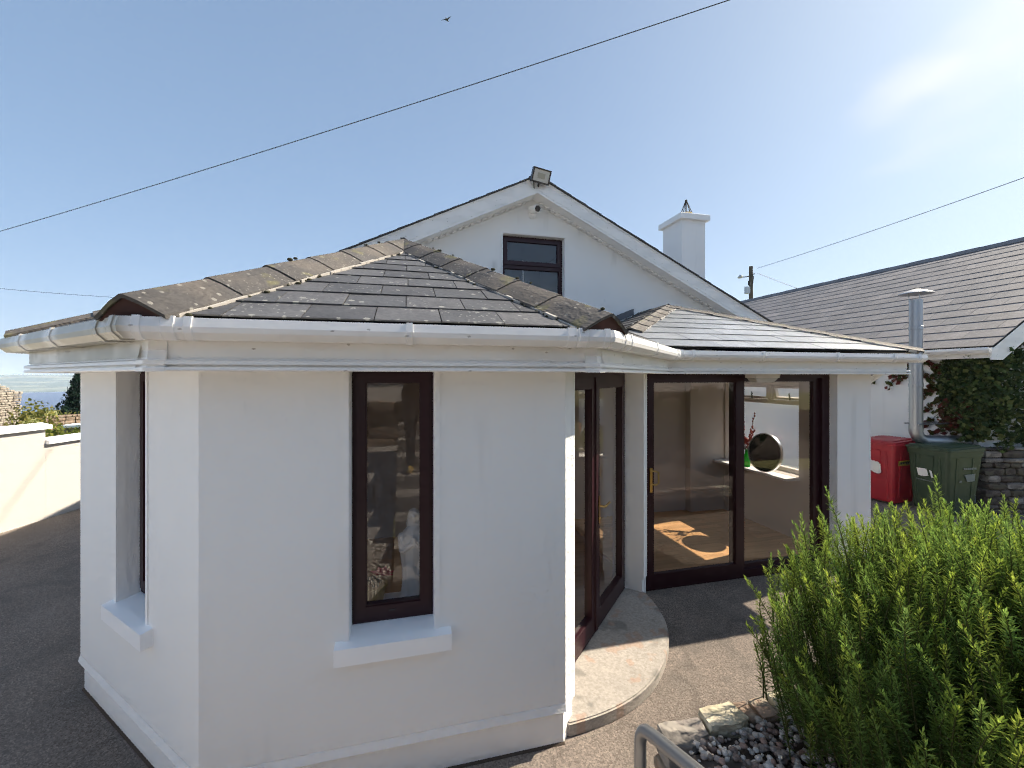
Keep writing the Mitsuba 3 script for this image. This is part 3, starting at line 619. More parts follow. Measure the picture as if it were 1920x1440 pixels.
# ---------------------------------------------------------------- outbuilding on the right
O = thing('outbuilding', 'long white outbuilding with a brown grey slate roof to the right of the bungalow', 'building')
UW, VW, UR, ZE, ZR, UE, VE = 8.75, 4.67, 12.44, 2.57, 4.96, 8.45, 4.34
sl = (ZR-ZE)/(UR-UE)
gpoly = Polygon([(UW, -.1), (2*UR-UW, -.1), (2*UR-UW, ZE+.3*sl-.14), (UR, ZR-.14), (UW, ZE+.3*sl-.14)])
put('wall', xf(extr(gpoly, 11), [0, VW, 0], [1, 0, 0], [0, 0, 1], [0, 1, 0]), 'white_render', O)
ofc = Facet([[UE, VE+11, ZE], [UE, VE, ZE], [UR, VE, ZR], [UR, VE+11, ZR]]); ofc2 = Facet([[2*UR-UE, VE, ZE], [2*UR-UE, VE+11, ZE], [UR, VE+11, ZR], [UR, VE, ZR]])
ro = put('roof', cat([xf(extr(f.poly, .05, -.056), f.o, f.e, f.s, f.n) for f in (ofc, ofc2)]), 'deck', O)
tiles = slates(ofc, .29, .60, lift=.010, thick=.008, lap=.04)
far = []
tiles.sort(key=lambda q: q[1].centroid[1])
FS_ = ['far_slate_a', 'far_slate_a', 'far_slate_b', 'far_slate_c']
for k, (_, m) in enumerate(tiles):
    if k < 300: put('slate', m, R.choice(FS_), ro)
    else: far.append(m)
if far: stuff(put('slate_field', cat(far), 'far_slate_a', ro))
for k in range(24):
    p = Polygon([(-.14, -.07), (-.03, .035), (.03, .035), (.14, -.07), (.125, -.08), (0, .012), (-.125, -.08)])
    put('ridge_tile', xf(extr(p, .452), [UR, VE-.01+k*.455, ZR+.016+.006*(k % 2)], [1, 0, 0], [0, 0, 1], [0, 1, 0]), 'far_slate_c', ro)
put('fascia', bx(UE+.02, UE+.04, VE+.02, VE+11, ZE-.17, ZE-.022), 'pvc', O)
put('soffit', bx(UE+.041, UW-.002, VE+.02, VE+11, ZE-.165, ZE-.15), 'pvc_clean', O)
gpo = [(.222, 2.352), (.222, 2.272), (.306, 2.270), (.336, 2.318), (.326, 2.356), (.317, 2.356), (.322, 2.318), (.300, 2.281), (.232, 2.282), (.232, 2.352)]
put('gutter', sweep([(UE+.24, VE+11), (UE+.24, VE+.01)], [(d, z+ZE-2.368) for d, z in gpo]), 'pvc', O)
bpo = Polygon([(UE-.04, ZE-.20), (UE-.04, ZE-.045), (UR, ZR-.022), (UR, ZR-.28), (UE+.20, ZE-.20+.0)])
put('bargeboard', xf(extr(bpo, .022), [0, VE-.002, 0], [1, 0, 0], [0, 0, 1], [0, 1, 0]), 'pvc', O)
put('verge_soffit', xf(extr(Polygon([(UE+.21, ZE-.19), (UR, ZR-.26), (UR, ZR-.245), (UE+.21, ZE-.175)]), VW-VE-.03), [0, VE+.022, 0], [1, 0, 0], [0, 0, 1], [0, 1, 0]), 'pvc_clean', O)
# flue
FP = thing('flue_pipe', 'galvanised flue pipe with a conical cowl standing against the outbuilding wall', 'flue')
fx, fy = 7.97, 5.02
put('pipe', tube([[fx, fy, 1.30], [fx, fy, 2.2], [fx, fy, 3.36]], .085, 24), 'galvanised', FP, smooth=40)
put('elbow', tube([[fx, fy, 1.35], [fx, fy, 1.22], [fx+.03, fy-.01, 1.14], [fx+.12, fy-.03, 1.09], [fx+.30, fy-.09, 1.085], [fx+.55, fy-.16, 1.085], [UW+.05, fy-.22, 1.085]], .088, 24), 'galvanised', FP, smooth=40)
put('cowl', lathe([(0, 3.56), (.215, 3.46), (.222, 3.45), (.21, 3.448), (0, 3.53)], 32, (fx, fy, 0)), 'galvanised', FP, smooth=30)
for a in (0, 2.1, 4.2): put('cowl_leg', tube([[fx+.08*math.cos(a), fy+.08*math.sin(a), 3.3], [fx+.09*math.cos(a), fy+.09*math.sin(a), 3.51]], .006, 5), 'steel', FP)
for z in (2.9, 1.98, 1.30): put('collar', lathe([(.084, z-.03), (.092, z-.025), (.092, z+.025), (.084, z+.03)], 28, (fx, fy, 0)), 'galvanised', FP, smooth=30)
put('wall_bracket', cat([tube([[fx-.1, fy-.10, 1.36], [fx+.1, fy-.1, 1.36], [UW, fy-.1, 1.36]], .012, 6), tube([[fx-.1, fy+.10, 1.36], [UW, fy+.1, 1.36]], .012, 6)]), 'steel', FP)
DPp = thing('downpipe', 'slim white downpipe at the far end of the wing', 'pipe')
put('pipe', tube([[5.30, 3.70, 2.26], [5.30, 3.70, 2.15], [5.125, 3.76, 2.0], [5.125, 3.76, .05]], .034, 14), 'pvc', DPp, smooth=40)
for z in (1.9, .9): put('clip', bx(5.062, 5.165, 3.722, 3.798, z, z+.035), 'pvc', DPp)

# wheelie bins
def bin_(x, y, ang, mat, label, kind):
    K = thing('wheelie_bin', label, 'wheelie bin', None)
    c, s = math.cos(ang), math.sin(ang)
    o = np.array([x, y, 0.0]); ex = np.array([c, s, 0]); ey = np.array([-s, c, 0]); ez = np.array([0, 0, 1.0])     # ex: from front to back
    w_ = lambda m: xf(m, o, ex, ey, ez)
    def rr(x0, x1, y0, y1, r): return sbox(x0+r, y0+r, x1-r, y1-r).buffer(r, quad_segs=5)
    secs = [(0.04, .06, .54, .24, .05), (.10, .045, .56, .245, .05), (.90, .0, .66, .285, .05), (.905, -.012, .672, .295, .05), (.985, -.014, .675, .298, .05)]
    V = []
    for z, x0, x1, hy, r in secs:
        p = np.array(rr(x0, x1, -hy, hy, r).exterior.coords)[:-1]; V.append(np.c_[p, np.full(len(p), z)])
    k = len(V[0]); F_ = []
    for i_ in range(len(V)-1):
        for j_ in range(k):
            q = [i_*k+j_, i_*k+(j_+1) % k, (i_+1)*k+(j_+1) % k, (i_+1)*k+j_]; F_ += [[q[0], q[1], q[2]], [q[0], q[2], q[3]]]
    F_ += [[0, j_+1, j_] for j_ in range(1, k-1)]
    put('body', w_(trimesh.Trimesh(np.vstack(V), F_, process=False)), mat, K, smooth=35)
    ribs = [trimesh.convex.convex_hull(np.array([[.052-.052*(z-.1)/.8-d, y_+e, z] for z in (.12, .89) for d in (.010, -.02) for e in (-.012, .012)])) for y_ in (-.17, .17)]
    ribs += [trimesh.convex.convex_hull(np.array([[.045-.052*(z-.1)/.8-d, y_, z] for z, y_ in ((.62, -.07), (.62, .07), (.89, -.09), (.89, .09)) for d in (.006, -.02)]))]
    for sy in (-1, 1): ribs += [trimesh.convex.convex_hull(np.array([[x_+e, sy*(.245+.04*(z-.1)/.8+d), z] for z in (.12, .89) for d in (.008, -.02) for e in (-.014, .014)])) for x_ in (.16, .46)]
    put('rib', w_(cat(ribs)), mat, K)
    lid = [extr(rr(-.03, .69, -.308, .308, .05), .022, .988), extr(rr(-.005, .66, -.28, .28, .06), .024, 1.010), extr(rr(.05, .60, -.20, .20, .05), .012, 1.034)]
    lidm = cat(lid); v = np.array(lidm.vertices); v[:, 2] += .035*np.clip(v[:, 0]/.66, 0, 1)*(v[:, 2] > 1.0); lidm.vertices = v
    ld = put('lid', w_(lidm), mat, K)
    put('lid_grip', w_(cat([extr(rr(-.055, .0, -.14-.06, -.14+.06, .02), .03, .985), extr(rr(-.055, .0, .14-.06, .14+.06, .02), .03, .985)])), mat, ld)
    put('handle', w_(cat([tube([[.64, -.24, 1.0], [.74, -.24, 1.03], [.745, 0, 1.03], [.74, .24, 1.03], [.64, .24, 1.0]], .016, 10)])), mat, K, smooth=40)
    for sy in (-1, 1):
        wheel = put('wheel', w_(xf(lathe([(0, 0), (.10, 0), (.102, .012), (.102, .04), (.10, .05), (0, .05)], 28), [.60, sy*.295-.025, .102], [1, 0, 0], [0, 0, 1], [0, 1, 0])), 'rubber', K, smooth=35)
        put('hub', w_(xf(lathe([(0, 0), (.045, 0), (.04, .056), (0, .056)], 16), [.60, sy*.295-.028, .102], [1, 0, 0], [0, 0, 1], [0, 1, 0])), 'lens_dark', wheel)
    put('axle', w_(tube([[.60, -.28, .102], [.60, .28, .102]], .012, 8)), 'steel', K)
    def front(poly, mat_, nm, lab=None, up=.003):      # poly in (y right as seen, z)
        m = extr(poly, .002); v = np.array(m.vertices); z = v[:, 1]; xx = .045-.052*(z-.1)/.8-up-v[:, 2]
        m2 = trimesh.Trimesh(np.c_[xx, -v[:, 0], z], m.faces); kk = put(nm, w_(m2), mat_, K)
        if lab: labels[kk] = {'label': lab}
    def side(poly, mat_, nm, lab=None, up=.003):       # the viewer's right side (-y): poly in (x, z)
        m = extr(poly, .002); v = np.array(m.vertices); z = v[:, 1]; yy = -(.245+.04*(z-.1)/.8)-up-v[:, 2]
        kk = put(nm, w_(trimesh.Trimesh(np.c_[v[:, 0], yy, z], m.faces)), mat_, K)
        if lab: labels[kk] = {'label': lab}
    if kind == 'red':
        front(Polygon([(-.20, .70), (-.10, .715), (.06, .69), (.09, .66), (.095, .52), (.05, .49), (-.02, .505), (-.09, .55), (-.13, .62), (-.20, .65)]), 'sticker_white', 'sticker', 'torn white sticker', .012)
        side(sbox(.10, .66, .42, .74), 'sticker_yellow', 'sticker', 'yellow sticker with dark lettering', .010)
        x_ = .125
        while x_ < .39:
            w2 = R.uniform(.02, .035); side(sbox(x_, .68, x_+w2, .72), 'print_dark', 'print', None, .0125); x_ += w2+.012
    else:
        front(Polygon([(-.14, .68), (.0, .685), (.02, .58), (-.04, .56), (-.12, .565)]), 'sticker_white', 'emblem', 'worn white emblem', .012)
        front(Polygon([(.035, .675), (.065, .665), (.085, .56), (.06, .555)]), 'sticker_white', 'emblem', None, .012)
        x_ = -.15
        while x_ < .07:
            w2 = R.uniform(.008, .018); front(sbox(x_, .495, x_+w2, .51), 'print_faded', 'print', None, .012); x_ += w2+.006
        x_ = .28
        while x_ < .50:
            w2 = R.uniform(.02, .035); side(sbox(x_, .715, x_+w2, .745), 'print_faded', 'print', None, .010); x_ += w2+.01
        side(Polygon([(.30, .64), (.50, .65), (.50, .54), (.36, .53)]), 'print_faded', 'sticker', 'faded sticker on the side', .010)
        side(Polygon([(.22, .55), (.25, .56), (.25, .53), (.21, .525)]), 'print_faded', 'sticker', None, .010)
bin_(7.85, 4.80, math.radians(-4), 'bin_green', 'dark green wheelie bin standing in front of the red one by the stone wall', 'green')
bin_(7.66, 5.42, math.radians(3), 'bin_red', 'red wheelie bin with a torn white sticker behind the green bin', 'red')
# stone wall with ivy over it
def stone_wall(key, p0, p1, z0, z1, mats, course=(.07, .13), length=(.14, .38), dep=.16, parts=True, slope=None, limit=300):
    f = Frame(p0, p1)
    if parts: put('core', f.box(0, f.L, .05, .05+dep*1.5, z0-.1, z1-.03), 'stone_dark', key)
    z, ms = z0, []
    while z < z1-.03:
        h = min(R.uniform(*course), z1-z); s = -R.uniform(0, .15)
        while s < f.L:
            L = R.uniform(*length)
            if slope is None or z < slope(s+L/2):
                m = rough_stone(L-.010, dep, h-.010, R.randint(0, 9999), .16, 2 if parts else 1)
                m.apply_translation((s+L/2, dep/2+R.uniform(-.015, .02), z+h/2)); ms.append(f.put(m))
            s += L
        z += h
    if parts:
        for m in ms[:limit]: put('stone', m, R.choice(mats), key, smooth=50)
    else: stuff(put('stone', cat(ms), mats[0], key))
SW = thing('stone_wall', 'low dark rubble stone wall under the ivy beside the green bin', 'wall')
stone_wall(SW, (8.70, 4.50), (11.6, 3.78), 0, 1.02, ['stone_dark', 'stone_dark', 'stone_grey'])
def leaf_cloud(P, size, cols, up=.4, out=None, jit=.25):
    P = np.asarray(P); n_ = len(P); rng = N
    nrm = rng.normal(size=(n_, 3)); 
    if out is not None: nrm = nrm*.6+out
    nrm[:, 2] += up; nrm /= np.linalg.norm(nrm, axis=1, keepdims=True)
    a = np.cross(nrm, rng.normal(size=(n_, 3))); a /= np.linalg.norm(a, axis=1, keepdims=True); b = np.cross(nrm, a)
    s = size*rng.uniform(.6, 1.3, (n_, 1))
    V = np.stack([P-a*s, P-a*s*.1+b*s*.75+nrm*s*.15, P+a*s, P-a*s*.1-b*s*.75+nrm*s*.15], 1).reshape(-1, 3)
    k = np.arange(n_)*4; Fc = np.concatenate([np.stack([k, k+1, k+2], 1), np.stack([k, k+2, k+3], 1)])
    c = np.asarray(cols)[rng.integers(0, len(cols), n_)]*rng.uniform(1-jit, 1+jit, (n_, 1))
    return trimesh.Trimesh(V, Fc, process=False), np.repeat(np.clip(c, 0, 1), 4, 0)
IV = thing('ivy', 'dark green ivy hanging thickly over the outbuilding corner and stone wall', 'ivy')
P = []
while len(P) < 5600:
    x, z = R.uniform(8.75, 12.2), R.uniform(.98, 3.6)
    top = 2.60+.42*(x-8.75); lo = 1.03+.10*math.sin(x*7)
    th_ = .16+.30*meshkit.fbm(np.array([[x*1.7, z*1.7, 1.0]]), 3)[0]
    if z < top and z > lo and R.random() < 1.0: P.append([x, VW-.03-th_*R.uniform(.35, 1.0), z])
while len(P) < 7400:
    y, z = R.uniform(4.50, 5.32), R.uniform(1.25, 2.55)
    e = meshkit.fbm(np.array([[y*4, z*4, 9.0]]), 3)[0]
    if y > 5.04-1.5*abs(z-2.0)**2*.35+(e-.5)*.7: continue
    if z < 1.45+(e-.5)*.5+max(0, y-4.9)*.6: continue
    P.append([UW-.02-R.uniform(.02, .30)*(1.1-e), y, z])
while len(P) < 9200:
    a = R.uniform(-.3, 1.9); r_ = R.uniform(.10, .34); z = R.uniform(1.05, 2.58)
    if z < 1.12+.25*max(0, 1-a): continue
    P.append([UW-r_*math.sin(a)*1.0+.05, VW-r_*math.cos(a), z])
P = np.array(P)
m, col = leaf_cloud(P, .042, [(.045, .075, .030), (.032, .058, .025), (.095, .135, .045), (.060, .085, .040), (.14, .16, .06), (.10, .13, .05)], .2, np.array([-.4, -.7, 0]))
stuff(put('leaves', m, 'leaf', IV, color=col))
stn, lp = [], []
def strand(p0, p1, n_, sway, side_):
    p0, p1 = np.array(p0), np.array(p1); q = []
    for t in np.linspace(0, 1, n_):
        q.append(p0+(p1-p0)*t+np.array([0, sway*math.sin(t*7), .03*math.sin(t*11)]))
    stn.append(tube(q, .005, 5))
    for p in q:
        for _ in range(3): lp.append(p+np.array([-.02, R.uniform(-.05, .05), R.uniform(-.05, .05)]))
for p0, p1 in (((UW-.02, 5.1, 2.3), (UW-.02, 5.55, 1.5)), ((UW-.02, 5.0, 2.2), (UW-.02, 5.5, 2.42)), ((UW-.02, 5.0, 2.0), (UW-.02, 5.42, 1.86)), ((UW-.02, 4.9, 1.8), (UW-.02, 5.35, 1.30)), ((UW-.02, 6.0, 2.48), (UW-.02, 6.42, 1.72)), ((UW-.02, 5.75, 2.48), (UW-.02, 5.9, 1.95)), ((UW-.02, 5.0, 2.5), (UW-.02, 5.6, 2.56)), ((UW-.02, 4.72, 1.5), (UW-.02, 5.1, 1.22)), ((UW-.02, 4.75, 1.4), (UW-.02, 4.95, 1.18)), ((UW-.02, 5.05, 2.1), (UW-.02, 5.7, 2.2)), ((UW-.02, 5.0, 1.9), (UW-.02, 5.35, 1.55)), ((UW-.02, 5.6, 2.5), (UW-.02, 5.72, 2.05)), ((UW-.02, 6.2, 2.48), (UW-.02, 6.28, 2.1)), ((UW-.02, 4.9, 1.6), (UW-.02, 5.22, 1.2))):
    strand(p0, p1, 16, .03, 0)
put('stems', cat(stn), 'bark', IV)
m, col = leaf_cloud(lp, .042, [(.07, .085, .025), (.05, .07, .025), (.13, .035, .03), (.09, .06, .025)], .1, np.array([-1.0, -.2, 0]))
stuff(put('strand_leaves', m, 'leaf', IV, color=col))
rd = [[UW-.02-R.uniform(.02, .2), R.uniform(4.62, 5.1), R.uniform(1.25, 1.75)] for _ in range(260)]
m, col = leaf_cloud(rd, .036, [(.12, .03, .025), (.10, .05, .03), (.07, .075, .025)], .1, np.array([-1.0, -.4, 0]))
stuff(put('red_leaves', m, 'leaf', IV, color=col)); 

# ---------------------------------------------------------------- boundary wall and what lies beyond
BW = thing('boundary_wall', 'sunlit cream boundary wall with a stepped white coping along the driveway', 'wall')
b0, bd_ = np.array([-5.22, 7.76]), unit([.213, 1.0]); 
def seg(t0, t1): return Frame(b0+bd_*t1, b0+bd_*t0)
fa_ = seg(-9.5, 0.0); fb_ = seg(0.0, 12)
put('wall', fa_.box(0, fa_.L, -.2, 0, -.2, 1.34), 'cream_render', BW)
put('wall', fb_.box(0, fb_.L-.001, -.2, 0, -.2, 1.11), 'cream_render', BW)
def coping(f, z, s0, s1): return xf(extr(Polygon([(-.255, z), (.055, z), (.055, z+.055), (-.10, z+.09), (-.255, z+.055)]), s1-s0), f.a+s0*f.e, f.m, f.z, f.e)
put('coping', coping(fa_, 1.342, -.05, fa_.L), 'white_paint', BW)
put('coping', coping(fb_, 1.112, 0, fb_.L-.002), 'white_paint', BW)
def blob(c, r, n_, size, cols, seed, hollow=.55):
    d = N.normal(size=(n_, 3)); d /= np.linalg.norm(d, axis=1, keepdims=True)
    q = hollow+(1-hollow)*N.random((n_, 1)); lump = .65+.7*meshkit.fbm(d*2.2+seed, 3)[:, None]
    return leaf_cloud(np.array(c)+d*q*lump*np.array(r), size, cols)
def ray(px, s, z): 
    t = (px-960)/790; cy, sy = math.cos(YAW), math.sin(YAW)
    return np.array([s*(cy*t+sy), s*(-sy*t+cy), z])
def gz(p): return float(terrain(np.array([p[0]]), np.array([p[1]]))[0])
def shrub(px, s, h, r, cols, label, n_=900, size=.05):
    p = ray(px, s, 0); z = gz(p); k = thing('shrub', label, 'shrub')
    m, col = blob([p[0], p[1], z+h*.55], [r, r, h*.5], n_, size, cols, px)
    stuff(put('foliage', m, 'leaf', k, color=col))
    put('stem', cat([tube([[p[0], p[1], z-.1], [p[0]+.3*r*math.cos(a), p[1]+.3*r*math.sin(a), z+h*.6]], [.03, .015], 6) for a in (0, 2, 4)]), 'bark', k)
G1 = [(.14, .17, .04), (.20, .21, .05), (.09, .12, .03)]; G2 = [(.04, .065, .03), (.05, .08, .035)]
shrub(62, 12.5, 1.75, .60, [(.24, .22, .06), (.17, .18, .05), (.12, .14, .04)], 'yellow green shrub beyond the boundary wall, beside the stone ruin')
shrub(108, 11.5, 1.05, .75, G1, 'leafy green shrub behind the lower part of the boundary wall')
shrub(30, 10.2, 1.0, .8, G2+G1, 'low dark green shrub against the foot of the stone ruin')
shrub(85, 22, 1.3, 1.6, [(.20, .20, .07), (.15, .17, .05)], 'pale green shrub at the edge of the field')
CT = thing('conifer', 'dark green conifer in front of the sea beside the bay', 'tree')
p = ray(146, 24, 0); z0 = gz(p); q = []
for k in range(60):
    h = k/59; zz = z0+.6+h*2.7; rad = 1.15*(1-h)**.8+.05
    for _ in range(int(14+46*(1-h))):
        a = R.uniform(0, 6.283); rr_ = rad*R.uniform(.35, 1)*(0.75+.25*math.sin(a*3+k*.7)); q.append([p[0]+rr_*math.cos(a), p[1]+rr_*math.sin(a), zz-.25*rr_+R.uniform(-.05, .05)])
m, col = leaf_cloud(q, .10, [(.018, .038, .028), (.025, .05, .035), (.014, .03, .024)], .0)
stuff(put('crown', m, 'leaf', CT, color=col)); put('trunk', tube([[p[0], p[1], z0-.1], [p[0], p[1], z0+3.2]], [.09, .02], 8), 'bark', CT)
RU = thing('stone_ruin', 'pale rubble gable of a ruined stone building beyond the boundary wall', 'ruin')
pr0, pr1 = ray(-150, 12.6, 0), ray(38, 16.5, 0); fz_ = gz(pr1)
stone_wall(RU, pr0[:2], pr1[:2], fz_, 2.6, ['stone_pale'], course=(.06, .12), length=(.09, .26), dep=.3, parts=False, slope=lambda s: 2.28-.62*(1-(1-max(0, (s-1.6))/2.0)) if s > 1.6 else 2.3)
stuff(put('core', Frame(pr0[:2], pr1[:2]).box(0, 3.3, .12, .4, fz_, 1.35), 'stone_brown', RU))
FW = thing('field_wall', 'low brown stone field wall beyond the boundary wall', 'wall')
p0_, p1_ = ray(84, 17.0, 0), ray(168, 18.5, 0)
stone_wall(FW, p0_[:2], p1_[:2], gz(p0_)-.1, .50, ['stone_brown'], course=(.10, .18), length=(.15, .45), dep=.3, parts=False)
GP2 = thing('gate_pier', 'short white capped pier beyond the boundary wall', 'pier')
p = ray(146, 12.2, 0); put('shaft', bx(p[0]-.2, p[0]+.2, p[1]-.2, p[1]+.2, gz(p)-.1, .66), 'stone_grey', GP2); put('cap', bx(p[0]-.26, p[0]+.26, p[1]-.26, p[1]+.26, .662, .74), 'white_paint', GP2)

# ---------------------------------------------------------------- pole, wires, bird
UP = thing('utility_pole', 'wooden utility pole with a street lamp arm behind the roofs', 'utility pole')
p = ray(1408, 25, 0)
put('shaft', tube([[p[0], p[1], -1], [p[0], p[1], 8.65]], [.13, .105], 12), 'pole_wood', UP, smooth=True)
q0 = ray(1407, 24.9, 8.05); q1 = ray(1392, 24.6, 7.92); q2 = ray(1384, 24.5, 7.86)
put('lamp_arm', tube([q0, q1], .03, 6), 'pole_wood', UP); put('lamp_head', tube([q1+np.array([0, 0, .03]), (q1+q2)/2+np.array([0, 0, .05]), q2], [.05, .11, .04], 8), 'steel', UP)
q = ray(1401, 24.8, 0); put('junction_box', bx(q[0]-.12, q[0]+.12, q[1]-.1, q[1]+.1, 7.0, 7.4), 'steel', UP)
q = ray(1405, 24.8, 0); put('bracket', cat([tube([[q[0], q[1], 7.5], [q[0], q[1], 7.75]], .07, 6), tube([ray(1408, 24.9, 8.12), ray(1415, 24.9, 8.2)], .03, 5), tube([ray(1408, 24.9, 8.3), ray(1413, 24.9, 8.0), ray(1410, 24.9, 7.4)], .025, 5)]), 'rubber', UP)
def wire(a, b, sag, r, label):
    a, b = np.array(a), np.array(b); q = [a+(b-a)*t-np.array([0, 0, 4*sag*t*(1-t)]) for t in np.linspace(0, 1, 40)]
    tag(put('overhead_wire', tube(q, r, 5), 'wire'), label, 'wire')
def pix(px, py, s): v = ray(px, s, 0); v[2] = H+(706-py)/790*s; return v
wire(pix(-260, 507, 17), pix(1748, -128, 8.5), .24, .011, 'long overhead wire crossing the sky above the bungalow')
wire(pix(1420, 503, 25), pix(2300, 195, 9.5), .12, .012, 'overhead wire running from the utility pole to upper right')
wire(pix(1420, 512, 25), pix(1640, 585, 30), .15, .012, 'short overhead wire descending from the pole behind the outbuilding roof')
wire(pix(-200, 520, 24), pix(420, 566, 30), .25, .012, 'faint overhead wire at far left above the bay gutter')
bp_ = pix(838, 37, 30); bm = hull_chain([((0, 0, 0), .06), ((.16, 0, 0), .03), ((-.18, 0, .0), .02), ((0, .25, .10), .02), ((-.08, .42, .02), .008), ((0, -.25, .10), .02), ((-.08, -.42, .02), .008)], [(0, 1), (0, 2), (0, 3), (3, 4), (0, 5), (5, 6)], .05, 2)
bm.apply_transform(trimesh.transformations.rotation_matrix(.9, [0, 0, 1])); bm.apply_translation(bp_)
tag(put('bird', bm, 'wire', smooth=True), 'small dark bird flying high in the blue sky', 'bird')

# ---------------------------------------------------------------- raised bed, pebbles, rosemary, handrail
zb = H-1.72
RBed = thing('raised_bed', 'raised garden bed edged with rough stone slabs beside the steps', 'garden bed')
put('soil', bx(1.24, 5.3, -.2, 1.83, -.1, zb-.058), 'soil', RBed)
def slab(poly, z0, z1, mat, seed):
    m = extr(Polygon(poly).buffer(-.006), z1-z0, z0)
    for _ in range(5): m = m.subdivide()
    v = np.array(m.vertices); q = v*np.array([16, 16, 60])+seed
    for k in range(3): v[:, k] += (.026 if k < 2 else .018)*(meshkit.fbm(q*.8+k*17, 4)-.5)
    m.vertices = v; put('stone', m, mat, RBed, smooth=40)
slab([(1.205, 1.874), (1.44, 1.855), (1.425, 1.745), (1.30, 1.70), (1.195, 1.745)], zb-.15, zb-.012, 'stone_grey', 1)
slab([(1.455, 1.88), (1.655, 1.885), (1.675, 1.765), (1.60, 1.735), (1.435, 1.76)], zb-.14, zb+.008, 'stone_yellow', 2)
slab([(1.665, 1.885), (1.750, 1.882), (1.735, 1.755), (1.682, 1.762)], zb-.14, zb-.008, 'stone_brown', 3)
slab([(1.760, 1.882), (1.872, 1.890), (1.850, 1.75), (1.745, 1.752)], zb-.14, zb-.004, 'stone_brown', 4)
slab([(1.880, 1.892), (1.980, 1.892), (1.962, 1.745), (1.862, 1.73)], zb-.14, zb+.006, 'stone_yellow', 5)
slab([(1.990, 1.890), (2.125, 1.893), (2.07, 1.765), (1.972, 1.748)], zb-.14, zb+.0, 'stone_yellow', 6)
x = 2.14
k = 7
while x < 4.8:
    L = R.uniform(.1, .24); slab([(x, 1.89), (x+L-.01, 1.89), (x+L-.03, 1.75), (x-.02, 1.75)], zb-.14, zb+R.uniform(-.01, .01), R.choice(['stone_yellow', 'stone_brown', 'stone_grey']), k); x += L; k += 1
slab([(1.215, 1.70), (1.36, 1.68), (1.56, 1.56), (1.50, 1.40), (1.20, 1.30)], zb-.12, zb-.03, 'stone_dark', 31)
slab([(1.20, 1.28), (1.50, 1.36), (1.46, .9), (1.19, .85)], zb-.12, zb+.0, 'stone_dark', 33)
for r_, z in enumerate(np.arange(0, zb-.16, .085)):               # the bed's side along the steps
    y = 1.87
    while y > .2:
        L = R.uniform(.12, .3); m = rough_stone(.12, L-.008, .078, R.randint(0, 9999), .16); m.apply_translation((1.235+R.uniform(-.012, .012), y-L/2, z+.042)); put('stone', m, R.choice(['stone_dark', 'stone_brown']), RBed, smooth=50); y -= L
    x = 1.3
    while x < 2.6:
        L = R.uniform(.12, .3); m = rough_stone(L-.008, .12, .078, R.randint(0, 9999), .16); m.apply_translation((x+L/2, 1.82+R.uniform(-.012, .012), z+.042)); put('stone', m, R.choice(['stone_grey', 'stone_brown']), RBed, smooth=50); x += L
ico = trimesh.creation.icosphere(1); nv = len(ico.vertices)
def pebbles(pts_, smin, smax):
    n_ = len(pts_); sc_ = N.uniform(smin, smax, (n_, 1))*N.uniform(.6, 1.15, (n_, 3))*[1, 1, .7]
    ang_ = N.uniform(0, 6.28, n_); c, s = np.cos(ang_), np.sin(ang_)
    base = np.asarray(ico.vertices); V = base[None]*sc_[:, None]*(1+N.uniform(-.16, .16, (n_, nv, 1)))
    V = np.stack([V[..., 0]*c[:, None]-V[..., 1]*s[:, None], V[..., 0]*s[:, None]+V[..., 1]*c[:, None], V[..., 2]], -1)+np.asarray(pts_)[:, None]
    Fc = (np.asarray(ico.faces)[None]+(np.arange(n_)*nv)[:, None, None]).reshape(-1, 3)
    pal = np.array([(.40, .36, .32), (.28, .23, .20), (.48, .45, .42), (.20, .15, .13), (.33, .22, .18), (.55, .53, .50), (.25, .22, .21)])
    return trimesh.Trimesh(V.reshape(-1, 3), Fc, process=False), np.repeat(pal[N.integers(0, len(pal), n_)]*N.uniform(.8, 1.15, (n_, 1)), nv, 0)
pp = []
while len(pp) < 3600:
    x, y = R.uniform(1.28, 2.9), R.uniform(.7, 1.77)
    pp.append([x, y, zb-.048+R.uniform(0, .035)+.05*max(0, 1.5-y)])
m, col = pebbles(pp, .010, .021)
tag(put('pebbles', m, 'pebble', smooth=True, color=col), 'rounded grey and brown pebbles covering the raised bed', None, 'stuff')
